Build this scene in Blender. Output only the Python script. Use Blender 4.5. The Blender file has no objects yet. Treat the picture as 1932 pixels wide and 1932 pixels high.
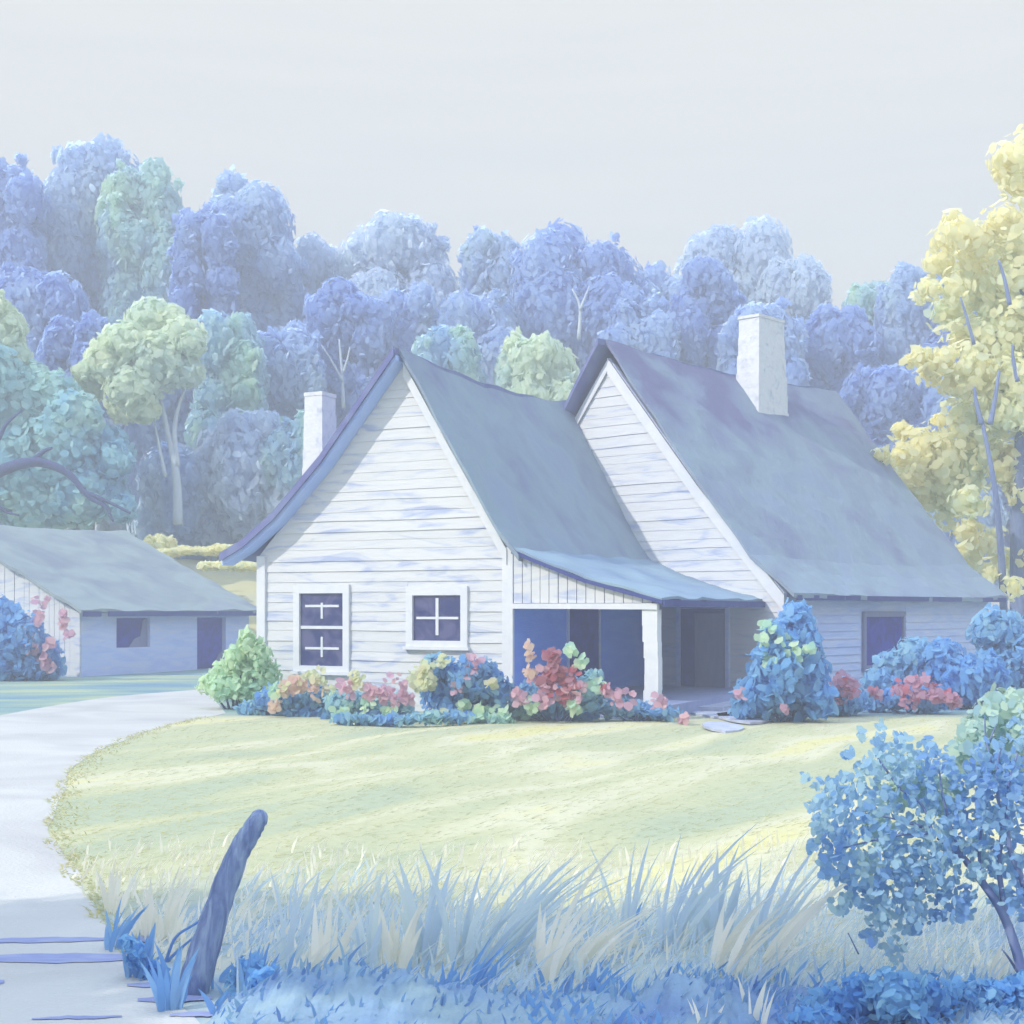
import bpy, math, random
import numpy as np
from mathutils import Vector
random.seed(7); rng = np.random.default_rng(11)
scene = bpy.context.scene
COL = scene.collection
F = 2654.0; CX = 966.0; HY = 1150.0; EYE = 2.3      # focal length, centre and horizon in a 1932 px frame; eye height in m

def pt(px, py, Y):                                  # a place at distance Y seen at a given spot of the view
    return np.array([(px-CX)/F*Y, Y, EYE-(py-HY)/F*Y])
def gnd(px, py):                                    # the spot of flat ground seen there
    Y = EYE*F/(py-HY); return np.array([(px-CX)/F*Y, Y, 0.0])
def lin(c):
    return tuple(((v/255)/12.92 if v/255 <= .04045 else ((v/255+.055)/1.055)**2.4) for v in c)

# ---------------------------------------------------------------- materials
MATS = {}
def mat(name, cols, scale=(1,1,1), size=1.0, k=1.0, tint=None, rough=.9, bump=0.0, bsize=8, distort=1.2, detail=4, rot=(0,0,0), spec=.15, trans=0.0, lo=.32, hi=.68, ridge=None):
    """cols: sRGB colours spread over a noise (and, for foliage, over the random tint of each leaf)"""
    m = bpy.data.materials.new(name); m.use_nodes = True
    nt = m.node_tree; N = nt.nodes; L = nt.links
    p = N['Principled BSDF']; p.inputs['Roughness'].default_value = rough
    p.inputs['Specular IOR Level'].default_value = spec
    tc = N.new('ShaderNodeTexCoord'); mp = N.new('ShaderNodeMapping')
    mp.inputs['Scale'].default_value = scale; mp.inputs['Rotation'].default_value = rot
    L.new(tc.outputs['Object'], mp.inputs['Vector'])
    n = N.new('ShaderNodeTexNoise'); n.inputs['Scale'].default_value = size
    n.inputs['Detail'].default_value = detail; n.inputs['Distortion'].default_value = distort
    L.new(mp.outputs[0], n.inputs['Vector'])
    src = n.outputs['Fac']
    mr = N.new('ShaderNodeMapRange'); mr.inputs['From Min'].default_value = lo; mr.inputs['From Max'].default_value = hi
    L.new(src, mr.inputs['Value']); src = mr.outputs[0]
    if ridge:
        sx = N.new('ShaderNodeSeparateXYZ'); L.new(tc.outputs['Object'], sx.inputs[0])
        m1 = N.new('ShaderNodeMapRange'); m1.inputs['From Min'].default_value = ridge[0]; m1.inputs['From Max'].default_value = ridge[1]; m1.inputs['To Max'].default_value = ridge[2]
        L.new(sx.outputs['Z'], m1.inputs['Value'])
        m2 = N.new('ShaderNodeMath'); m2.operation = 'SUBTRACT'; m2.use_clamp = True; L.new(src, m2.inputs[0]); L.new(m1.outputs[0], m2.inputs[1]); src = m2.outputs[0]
    if tint is not None:
        a = N.new('ShaderNodeAttribute'); a.attribute_name = 'tint'
        mx = N.new('ShaderNodeMix'); mx.inputs['Factor'].default_value = tint
        L.new(src, mx.inputs[2]); L.new(a.outputs['Fac'], mx.inputs[3]); src = mx.outputs[0]
    r = N.new('ShaderNodeValToRGB'); e = r.color_ramp.elements
    for i, c in enumerate(cols):
        pos = i/max(1, len(cols)-1)
        el = e[0] if i == 0 else (e[1] if i == 1 else e.new(pos))
        el.position = pos
    for i, c in enumerate(sorted(e, key=lambda q: q.position)):
        cc = lin(cols[i]) if i < len(cols) else lin(cols[-1]); c.color = (cc[0]*k, cc[1]*k, cc[2]*k, 1)
    if len(cols) == 1: e[1].color = e[0].color
    L.new(src, r.inputs[0]); L.new(r.outputs[0], p.inputs['Base Color'])
    if bump:
        b = N.new('ShaderNodeBump'); b.inputs['Strength'].default_value = bump; b.inputs['Distance'].default_value = .05
        n2 = N.new('ShaderNodeTexNoise'); n2.inputs['Scale'].default_value = bsize; n2.inputs['Detail'].default_value = 5
        L.new(mp.outputs[0], n2.inputs['Vector']); L.new(n2.outputs['Fac'], b.inputs['Height']); L.new(b.outputs[0], p.inputs['Normal'])
    if trans:
        t = N.new('ShaderNodeBsdfTranslucent'); L.new(r.outputs[0], t.inputs['Color'])
        ms = N.new('ShaderNodeMixShader'); ms.inputs[0].default_value = trans
        L.new(p.outputs[0], ms.inputs[1]); L.new(t.outputs[0], ms.inputs[2]); L.new(ms.outputs[0], N['Material Output'].inputs['Surface'])
    MATS[name] = m; return m

KS = .80   # albedo scale of pale painted surfaces
WHITE  = mat('white_paint', [(196,207,240),(220,227,246),(242,244,248),(247,248,250)], (.7,.7,4), .9, .71, bump=.25, bsize=3, lo=.30, hi=.54)
WHITE2 = mat('white_trim', [(236,240,247),(248,249,252)], (1,1,1), 2, .78, bump=.15)
SHADEW  = mat('shade_blue_boards', [(180,194,236),(194,206,240),(206,210,234)], (1,1,5), .7, 1.0, bump=.3, bsize=3)  # blue of the shaded walls is put into the board colour
SHADEW2 = mat('porch_shade_boards', [(104,150,250),(112,158,252),(126,170,254)], (.6,.6,3), .8, 1.0, bump=.2)  # strong blue stands in for the shade under the porch
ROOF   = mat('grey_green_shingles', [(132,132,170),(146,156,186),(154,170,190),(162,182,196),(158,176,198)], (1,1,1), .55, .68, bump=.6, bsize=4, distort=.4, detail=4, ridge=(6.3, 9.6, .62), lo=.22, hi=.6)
ROOFP  = mat('mauve_shingles', [(120,124,184),(134,140,192),(146,158,200)], (1,1,1), .5, .66, bump=.3, bsize=2.5, distort=2)
PROOF  = mat('porch_shingles', [(150,176,204),(166,192,212),(172,200,216)], (.6,1,1), .6, .64, bump=.3, bsize=3, distort=.5)
SROOF  = mat('grey_moss_roof', [(152,164,176),(166,180,184),(178,194,192),(170,182,190)], (1,1,1), .35, .66, bump=.35, bsize=2)
DARKT  = mat('dark_blue_trim', [(70,82,160),(90,100,172)], (1,1,1), 2, .6)
SOFF   = mat('shade_blue_soffit', [(160,186,244),(176,198,246)], (1,1,1), 1, 1.0)  # blue of the overhang's shade is put into this colour
MORTAR = mat('whitewashed_brick', [(196,204,222),(232,235,242),(246,247,250)], (1,1,1), 3, .74, bump=.5, bsize=6, lo=.25, hi=.5)
DARK   = mat('opening_shade_panel', [(16,20,130),(26,34,156),(44,54,176)], (1,1,1), 3, .9, rough=.6)  # flat dark blue standing in for the unlit rooms behind openings
GLASS  = mat('slate_window_glass', [(48,58,130),(78,82,140),(104,104,156)], (1,1,1), 2.2, .62, rough=.3, spec=.4, lo=.4, hi=.6)
GREYD  = mat('grey_door', [(132,138,180),(148,152,188)], (2,2,.5), 2, .8)
DECK   = mat('porch_deck', [(150,164,210),(172,180,214)], (1,1,1), 2, .8)
STONE  = mat('pale_path_stone', [(180,186,212),(206,214,232)], (1,1,1), 2, .8, bump=.3)
ROADM  = mat('pale_gravel_road', [(214,212,208),(224,222,216),(232,231,224),(238,236,228)], (.7,1,1), .5, .66, bump=.3, bsize=30)
RUT    = mat('damp_rut', [(150,160,206),(176,184,216)], (1,4,1), 3, .75)
POSTM  = mat('blue_grey_driftwood', [(110,126,170),(138,156,196),(172,190,216)], (4,4,.6), 4, .8, bump=.7, bsize=6)
ROCKM  = mat('blue_grey_rock', [(112,134,198),(134,156,208),(158,182,214)], (1,1,2.5), 3.5, .95, bump=.8, bsize=7)
BARK   = mat('blue_grey_bark', [(80,92,152),(106,120,176)], (3,3,.5), 3, .45)
BARKY  = mat('mauve_bark', [(118,134,184),(148,164,204)], (3,3,.5), 3, .7)
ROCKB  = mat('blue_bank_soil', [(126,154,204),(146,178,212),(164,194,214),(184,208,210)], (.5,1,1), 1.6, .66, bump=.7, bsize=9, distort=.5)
PALEB  = mat('pale_bark', [(190,206,224),(214,222,226)], (3,3,.5), 3, .8)

def leafmat(name, cols, k=.8, tint=.75, size=.5, trans=.55, stretch=1.):
    return mat(name, cols, (1,1,stretch), size, k, tint=tint, rough=.95, trans=trans, spec=.05)
KF = 1.0
F_BLUE  = leafmat('leaves_hazy_blue', [(172,200,240),(190,214,242),(208,226,242),(218,236,234)], KF, .25, .30, stretch=.3, trans=.75)  # far-wood leaf colours also carry part of the distance haze
F_DEEP  = leafmat('leaves_deep_blue', [(144,176,230),(166,194,236),(186,210,240),(204,224,240)], KF, .25, .30, stretch=.3, trans=.75)
F_PALE  = leafmat('leaves_pale_blue', [(204,222,244),(220,232,245),(230,240,244)], KF, .25, .30, stretch=.3, trans=.75)
F_TEALF = leafmat('leaves_blue_green_far', [(172,210,240),(196,224,234),(210,234,220),(228,244,212)], KF, .25, .30, stretch=.3, trans=.75)
F_LIME  = leafmat('leaves_pale_lime', [(192,222,232),(214,232,222),(230,240,214),(244,248,214)], KF, .65, .3, trans=.6)
F_TEAL  = leafmat('leaves_teal', [(134,190,226),(160,210,224),(186,222,216),(214,236,212)], KF, .5, .3)
F_YEL   = leafmat('leaves_butter_yellow', [(220,238,226),(238,246,222),(250,246,206),(253,246,194)], 1.0, .75, .4, trans=.65)
F_GRN   = leafmat('leaves_light_green', [(178,220,204),(206,234,202),(232,242,204)], 1.0, .8, 1)
F_BED   = leafmat('leaves_bed_blue', [(92,150,228),(128,180,224),(172,212,216),(206,232,206)], 1.0, .8, 1.4)
F_DBL   = leafmat('leaves_strong_blue', [(94,158,226),(124,182,230),(154,202,230),(190,224,222)], 1.0, .7, 1.5)
F_FORE  = leafmat('leaves_foreground_blue', [(112,150,214),(140,180,218),(174,206,218),(202,224,212)], .95, .85, 1.2, trans=.5)
F_FORG  = leafmat('leaves_foreground_mint', [(172,206,216),(192,220,208),(212,230,202)], .85, .8, 1.2, trans=.4)
P_PINK  = leafmat('petals_pink', [(212,170,194),(226,186,200),(236,196,194)], .98, .8, 2)
P_ORNG  = leafmat('petals_peach', [(222,186,188),(234,204,188),(236,218,192)], .98, .8, 2)
P_RED   = leafmat('petals_red', [(196,92,110),(212,130,140),(206,160,180)], .85, .85, 2)
P_YEL   = leafmat('petals_yellow', [(214,224,192),(232,232,188),(230,224,194)], .98, .8, 2)
P_ROSE  = leafmat('petals_rose_and_red', [(214,84,96),(214,160,180),(208,168,194),(222,180,190)], .98, .9, 2)
G_CREAM = leafmat('grass_cream', [(230,228,212),(244,240,224),(250,246,234)], 1.0, .8, 1, trans=.3)
G_BLUE  = leafmat('grass_blue_grey', [(196,214,232),(210,224,230),(222,232,226)], 1.0, .8, 1, trans=.4)
G_DEEP  = leafmat('grass_deep_blue', [(118,160,216),(130,180,226),(160,196,226)], 1.0, .8, 1, trans=.4)
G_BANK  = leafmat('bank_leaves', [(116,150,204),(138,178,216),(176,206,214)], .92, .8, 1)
G_MEAD  = leafmat('grass_meadow', [(206,214,180),(220,222,178),(236,232,186),(246,236,164)], .76, .8, .35, trans=.5)

# ---------------------------------------------------------------- mesh helpers
def mesh_obj(name, V, faces, m, parent=None, tint=None, smooth=False, mats=None, midx=None, origin=None):
    me = bpy.data.meshes.new(name)
    V = np.asarray(V, float)
    if origin is None:
        r = parent
        while r is not None and r.parent is not None: r = r.parent
        origin = np.array(r.location) if r is not None else np.zeros(3)
    V = V - origin
    if isinstance(faces, np.ndarray):
        nf, k = faces.shape
        me.vertices.add(len(V)); me.vertices.foreach_set('co', V.ravel())
        me.loops.add(nf*k); me.loops.foreach_set('vertex_index', faces.ravel().astype(np.int32))
        me.polygons.add(nf); me.polygons.foreach_set('loop_start', np.arange(0, nf*k, k, dtype=np.int32))
        me.update(calc_edges=True)
    else:
        me.from_pydata(V.tolist(), [], faces); me.update()
    me.validate()
    if tint is not None:
        a = me.attributes.new('tint', 'FLOAT', 'FACE'); a.data.foreach_set('value', np.asarray(tint, float)[:len(me.polygons)])
    if smooth: me.polygons.foreach_set('use_smooth', [True]*len(me.polygons))
    me.materials.append(m)
    o = bpy.data.objects.new(name, me); COL.objects.link(o)
    if parent is not None: o.parent = parent
    else: o.location = origin
    return o
def tag(o, label=None, cat=None, group=None, kind=None):
    if label: o['label'] = label
    if cat: o['category'] = cat
    if group: o['group'] = group
    if kind: o['kind'] = kind
    return o
def thing(name, loc, label, cat, group=None):
    o = bpy.data.objects.new(name, None); COL.objects.link(o); o.location = tuple(float(v) for v in loc); o.empty_display_size = .2
    bpy.context.view_layer.update()
    return tag(o, label, cat, group)
class MB:                                            # collects polygons for one mesh
    def __init__(s): s.V = []; s.Fc = []
    def poly(s, pts):
        b = len(s.V); s.V += [np.array(p, float) for p in pts]; s.Fc.append(list(range(b, b+len(pts)))); return s
    def prism(s, pts, d):                            # closed prism: polygon pts extruded by vector d
        d = np.array(d, float); n = len(pts); b = len(s.V)
        s.V += [np.array(p, float) for p in pts]+[np.array(p, float)+d for p in pts]
        s.Fc.append(list(range(b, b+n))[::-1]); s.Fc.append(list(range(b+n, b+2*n)))
        for i in range(n): s.Fc.append([b+i, b+(i+1) % n, b+n+(i+1) % n, b+n+i])
        return s
    def tube(s, pts, rad, n=8, wob=0):
        pts = [np.array(p, float) for p in pts]; rings = []
        for i, p in enumerate(pts):
            t = pts[min(i+1, len(pts)-1)]-pts[max(i-1, 0)]; t /= (np.linalg.norm(t)+1e-9)
            a = np.cross(t, [0, 1, .13]); a /= np.linalg.norm(a); c = np.cross(t, a)
            b = len(s.V); rings.append(b)
            for j in range(n):
                w = 2*math.pi*j/n; r = rad[i]*(1+wob*random.uniform(-1, 1))
                s.V.append(p+r*(math.cos(w)*a+math.sin(w)*c))
        for i in range(len(pts)-1):
            for j in range(n):
                s.Fc.append([rings[i]+j, rings[i]+(j+1) % n, rings[i+1]+(j+1) % n, rings[i+1]+j])
        s.Fc.append([rings[0]+j for j in range(n)][::-1]); s.Fc.append([rings[-1]+j for j in range(n)])
        return s
    def build(s, name, m, parent=None, smooth=False, **kw):
        return mesh_obj(name, s.V, s.Fc, m, parent, smooth=smooth, **kw)

def smooth_path(P, n):                               # Catmull-Rom through points
    P = [np.array(p, float) for p in P]; out = []
    Q = [2*P[0]-P[1]]+P+[2*P[-1]-P[-2]]
    for i in range(len(P)-1):
        a, b, c, d = Q[i:i+4]
        for j in range(n):
            t = j/n; out.append(.5*((2*b)+(-a+c)*t+(2*a-5*b+4*c-d)*t*t+(-a+3*b-3*c+d)*t**3))
    out.append(P[-1]); return out

ICO = None
def ico():
    global ICO
    if ICO is None:
        import bmesh
        b = bmesh.new(); bmesh.ops.create_icosphere(b, subdivisions=2, radius=1)
        ICO = (np.array([v.co[:] for v in b.verts]), np.array([[v.index for v in f.verts] for f in b.faces])); b.free()
    return ICO
def dabs(C, Nn, size, asp=1.5, jit=.4, up=.0, k=6):
    """leaf-like faces at C facing Nn"""
    n = len(C); Nn = Nn + rng.normal(0, jit, (n, 3)); Nn /= np.linalg.norm(Nn, axis=1, keepdims=True)
    R = rng.normal(0, 1, (n, 3)); R[:, 2] += up*3
    A = R-(R*Nn).sum(1, keepdims=True)*Nn; A /= np.linalg.norm(A, axis=1, keepdims=True); B = np.cross(Nn, A)
    s = np.asarray(size)*rng.uniform(.6, 1.35, n)
    w = np.linspace(0, 2*np.pi, k, endpoint=False)
    rr = rng.uniform(.8, 1.15, (n, k))
    V = C[:, None, :] + (A[:, None, :]*np.cos(w)[None, :, None]*asp + B[:, None, :]*np.sin(w)[None, :, None])*(s[:, None]*rr)[:, :, None]*.5
    V = V + Nn[:, None, :]*((np.cos(2*w))[None, :, None]*s[:, None, None]*.06)
    return V.reshape(-1, 3), np.arange(n*k).reshape(n, k)
def foliage(name, clumps, size, m, parent=None, cover=1.6, core=True, asp=1.4, jit=.3, fill=.15, lift=.12, cores=.86, up=0., **kw):
    """clumps: (x,y,z, rx,ry,rz[, tint]); leaf faces on each clump's surface, some inside, over an uneven core"""
    CC, NN, TT = [], [], []; KV = []; KF_ = []; KT = []; b = 0
    iv, jf = ico()
    for c in clumps:
        c0 = np.array(c[:3], float); r = np.array(c[3:6], float); t = c[6] if len(c) > 6 else random.random()
        area = 4*math.pi*((r[0]*r[1])**1.6/3+(r[0]*r[2])**1.6/3+(r[1]*r[2])**1.6/3)**(1/1.6)
        n = int(max(5, cover*area/(size*size*.7)))
        d = rng.normal(0, 1, (n, 3)); d /= np.linalg.norm(d, axis=1, keepdims=True)
        rad = 1+rng.uniform(-fill, lift, n); 
        CC.append(c0+d*r*rad[:, None]); nn = d/r; nn /= np.linalg.norm(nn, axis=1, keepdims=True); NN.append(nn)
        TT.append(np.clip(t*.6+rng.uniform(0, .45, n), 0, 1))
        if core:
            ph = rng.uniform(0, 6, 3)
            w = 1+.10*np.sin(iv@np.array([3., 1, 2])*1.7+ph[0])+.08*np.sin(iv@np.array([-1., 3, -2])*2.2+ph[1])
            KV.append(c0+iv*r*w[:, None]*cores); KF_.append(jf+b); b += len(iv); KT.append(np.full(len(jf), t*.6+.2))
    V, Fa = dabs(np.concatenate(CC), np.concatenate(NN), size, asp, jit, up); T = np.concatenate(TT)
    if core:
        # leaf hexagons and core triangles in one mesh
        V2 = np.concatenate([V]+KV); faces = Fa.tolist()+(np.concatenate(KF_)+len(V)).tolist(); T = np.concatenate([T]+KT)
        return mesh_obj(name, V2, faces, m, parent, tint=T, **kw)
    return mesh_obj(name, V, Fa, m, parent, tint=T, **kw)

# ---------------------------------------------------------------- terrain
inner = [(470,2200),(372,1935),(296,1850),(230,1775),(170,1690),(122,1620),(100,1560),(112,1500),(152,1440),(232,1396),(330,1366),(424,1346)]
_e = np.array([gnd(*q) for q in inner])
def edge_x(y): return np.interp(y, _e[:, 1], _e[:, 0])
def hgt(x, y):
    x = np.asarray(x, float); y = np.asarray(y, float)
    hill = 5.4/(1+np.exp(-(y-62.5)/2.0)) * (1/(1+np.exp((x+4)/5.0)))
    und = .05*np.sin(x*.9+y*.35)*np.sin(y*.55+1)+.03*np.sin(x*2.1-y*.8)
    m = np.clip((y-7)/3, 0, 1)*np.clip((30-y)/3, 0, 1)
    return hill+und*m*np.clip((x-edge_x(y)-.8)/1.5, 0, 1)
def sinh_axis(lo, hi, c, n, s):
    a = np.arcsinh((lo-c)/s); b = np.arcsinh((hi-c)/s); return c+s*np.sinh(np.linspace(a, b, n))
gx = sinh_axis(-500, 500, 0, 221, 9); gy = sinh_axis(-300, 900, 16, 241, 12)
X, Yg = np.meshgrid(gx, gy); Z = hgt(X, Yg)
n1, n2 = len(gy), len(gx); idx = np.arange(n1*n2).reshape(n1, n2)
fa = np.stack([idx[:-1, :-1], idx[:-1, 1:], idx[1:, 1:], idx[1:, :-1]], -1).reshape(-1, 4)

gm = bpy.data.materials.new('meadow_ground'); gm.use_nodes = True
nt = gm.node_tree; N = nt.nodes; L = nt.links; p = N['Principled BSDF']; p.inputs['Roughness'].default_value = .95; p.inputs['Specular IOR Level'].default_value = .05
tc = N.new('ShaderNodeTexCoord')
def noise_ramp(cols, scale, size, rotz=0., k=.66, dist=1.2, lo=.34, hi=.66):
    m0 = N.new('ShaderNodeMapping'); m0.inputs['Rotation'].default_value = (0, 0, rotz); L.new(tc.outputs['Object'], m0.inputs['Vector'])
    mp = N.new('ShaderNodeMapping'); mp.inputs['Scale'].default_value = scale
    L.new(m0.outputs[0], mp.inputs['Vector'])
    n = N.new('ShaderNodeTexNoise'); n.inputs['Scale'].default_value = size; n.inputs['Detail'].default_value = 5; n.inputs['Distortion'].default_value = dist
    L.new(mp.outputs[0], n.inputs['Vector'])
    mr = N.new('ShaderNodeMapRange'); mr.inputs['From Min'].default_value = lo; mr.inputs['From Max'].default_value = hi
    L.new(n.outputs['Fac'], mr.inputs['Value'])
    r = N.new('ShaderNodeValToRGB'); e = r.color_ramp.elements
    while len(e) < len(cols): e.new(.5)
    for i, c in enumerate(cols):
        e[i].position = i/(len(cols)-1)
    for i, c in enumerate(cols):
        cc = lin(c); e[i].color = (cc[0]*k, cc[1]*k, cc[2]*k, 1)
    L.new(mr.outputs[0], r.inputs[0]); return r.outputs[0]
c_mead = noise_ramp([(202,210,176),(214,217,176),(223,222,178),(240,236,200),(244,236,172)], (.22,1.0,1), .62, -1.05, dist=.6, lo=.36, hi=.66)
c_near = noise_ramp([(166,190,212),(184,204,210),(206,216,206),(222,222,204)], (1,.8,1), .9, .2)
c_back = noise_ramp([(132,166,190),(150,184,186),(170,196,182),(206,216,172)], (.3,1.1,1), .5)
c_hill = noise_ramp([(222,222,190),(238,230,176),(246,236,166)], (.15,.6,1), .5)
sp = N.new('ShaderNodeSeparateXYZ'); L.new(tc.outputs['Object'], sp.inputs[0])
wn = N.new('ShaderNodeTexNoise'); wn.inputs['Scale'].default_value = .6; wn.inputs['Detail'].default_value = 4; L.new(tc.outputs['Object'], wn.inputs['Vector'])
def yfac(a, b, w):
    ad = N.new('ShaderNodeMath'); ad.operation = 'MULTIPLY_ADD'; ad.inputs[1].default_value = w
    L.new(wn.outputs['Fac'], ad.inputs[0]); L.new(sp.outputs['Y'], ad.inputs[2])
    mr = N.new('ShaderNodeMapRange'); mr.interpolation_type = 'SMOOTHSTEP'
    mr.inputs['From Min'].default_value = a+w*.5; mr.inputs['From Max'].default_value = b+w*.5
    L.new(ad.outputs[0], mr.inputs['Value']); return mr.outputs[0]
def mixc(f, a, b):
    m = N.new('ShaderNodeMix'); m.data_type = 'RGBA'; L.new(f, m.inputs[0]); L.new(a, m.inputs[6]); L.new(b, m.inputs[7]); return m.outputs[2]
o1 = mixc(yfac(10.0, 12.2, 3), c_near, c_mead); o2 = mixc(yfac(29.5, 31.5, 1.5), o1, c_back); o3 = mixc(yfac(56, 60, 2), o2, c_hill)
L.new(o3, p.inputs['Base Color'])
bp = N.new('ShaderNodeBump'); bp.inputs['Strength'].default_value = .5; bp.inputs['Distance'].default_value = .06
bn = N.new('ShaderNodeTexNoise'); bn.inputs['Scale'].default_value = 7; bn.inputs['Detail'].default_value = 6
L.new(tc.outputs['Object'], bn.inputs['Vector']); L.new(bn.outputs['Fac'], bp.inputs['Height']); L.new(bp.outputs[0], p.inputs['Normal'])
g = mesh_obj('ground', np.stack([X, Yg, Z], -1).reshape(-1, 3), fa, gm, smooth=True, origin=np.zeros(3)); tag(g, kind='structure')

# the road: inner edge and outer edge as rows of ground points
outer = [(-1900,2200),(-1500,1935),(-1250,1850),(-1050,1775),(-850,1690),(-700,1620),(-560,1560),(-440,1500),(-320,1440),(-120,1375),(180,1319),(388,1300)]
I = smooth_path([gnd(*q) for q in inner], 8); O = smooth_path([gnd(*q) for q in outer], 8)
Vr = []; nr = 14
for i, (a, b) in enumerate(zip(I, O)):
    a = a + np.array([.04*math.sin(i*.37)+.02*math.sin(i*.9), 0, 0])
    for j in range(nr+1):
        q = a+(b-a)*(j/nr); q[2] = hgt(q[0], q[1])+.004; Vr.append(q)
idr = np.arange(len(Vr)).reshape(-1, nr+1)
fr = np.stack([idr[:-1, :-1], idr[:-1, 1:], idr[1:, 1:], idr[1:, :-1]], -1).reshape(-1, 4)
tag(mesh_obj('road', Vr, fr, ROADM, origin=np.zeros(3), smooth=True), kind='structure')
# ruts: thin damp strokes across the near end
rb = MB()
for (x0, x1, y, w) in [(-60,215,1778,5),(250,292,1776,5),(-60,275,1812,9),(240,345,1862,5),(260,400,1889,6),(-40,8,1858,6),(60,230,1924,3),(320,440,1918,5)]:
    n = 10; top = []; bot = []
    for i in range(n+1):
        t = i/n; x = x0+(x1-x0)*t; ww = w*math.sin(math.pi*min(max(t, .06), .94))**.5; yy = y-4*t+random.uniform(-1.2, 1.2)
        a = gnd(x, yy-ww); b = gnd(x, yy+ww); a[2] = b[2] = .009; top.append(a); bot.append(b)
    rb.poly(bot+top[::-1])
tag(rb.build('road_ruts', RUT, origin=np.zeros(3)), kind='structure')
pb = MB()
for (px, py, w, h) in [(1335,1342,50,14),(1405,1356,46,11),(1365,1374,40,9)]:
    c = gnd(px, py); kx = c[1]/F; ky = c[1]**2/(F*EYE)
    pb.prism([c+np.array([math.cos(a)*w*kx*random.uniform(.85, 1.1), math.sin(a)*h*ky*random.uniform(.85, 1.1), 0]) for a in np.linspace(0, 2*math.pi, 11)[:-1]], (0, 0, .05))
tag(pb.build('path', STONE, origin=np.zeros(3)), kind='structure')

# ---------------------------------------------------------------- buildings
class Fr:
    def __init__(s, O, v):
        v = np.array([v[0], v[1], 0.]); v /= np.linalg.norm(v); s.O = np.array([O[0], O[1], 0.]); s.v = v; s.u = np.array([v[1], -v[0], 0.])
    def __call__(s, t, q, z): return s.O+s.u*t+s.v*q+np.array([0, 0, z])
def prof(P, t): return float(np.interp(t, [q[0] for q in P], [q[1] for q in P]))

def roof_slab(fr, P, s0, s1, m, parent, th=.13, name='roof', sag=.12, ns=18, nt_=12, jag=.05, sshift=0.):
    """P: profile (t,z) from ridge outwards; slab over s0..s1 with uneven edges and a sagging ridge"""
    t0, t1 = P[0][0], P[-1][0]; Pp = sorted(P)
    V = []; nt1 = nt_+1; ns1 = ns+1
    for i in range(ns1):
        a = i/ns
        for j in range(nt1):
            b = j/nt_; t = t0+(t1-t0)*b
            s = s0+(s1-s0)*a+sshift*b*a
            if i in (0, ns): s += random.uniform(-jag, jag)*.5
            if j == nt_: t += random.uniform(-jag, jag)*.6
            z = prof(Pp, t)-sag*math.sin(math.pi*a)*(1-.6*b)+.025*math.sin(3*s+5*t)+random.uniform(-.012, .012)
            V.append(fr(t, s, z))
    top = np.array(V); n = len(V)
    # thickness perpendicular-ish: straight down
    bot = top-np.array([0, 0, th]); VV = np.concatenate([top, bot]); id_ = np.arange(n).reshape(ns1, nt1); Fq = []
    for i in range(ns):
        for j in range(nt_):
            a, b, c, d = id_[i, j], id_[i, j+1], id_[i+1, j+1], id_[i+1, j]
            Fq.append([a, b, c, d]); Fq.append([n+d, n+c, n+b, n+a])
    for i in range(ns):
        for j in (0, nt_): a, b = id_[i, j], id_[i+1, j]; Fq.append([a, b, n+b, n+a])
    for j in range(nt_):
        for i in (0, ns): a, b = id_[i, j], id_[i, j+1]; Fq.append([a, b, n+b, n+a])
    o = mesh_obj(name, VV, Fq, m, parent)
    import bmesh
    b = bmesh.new(); b.from_mesh(o.data); bmesh.ops.recalc_face_normals(b, faces=b.faces[:]); b.to_mesh(o.data); b.free()
    return o

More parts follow.
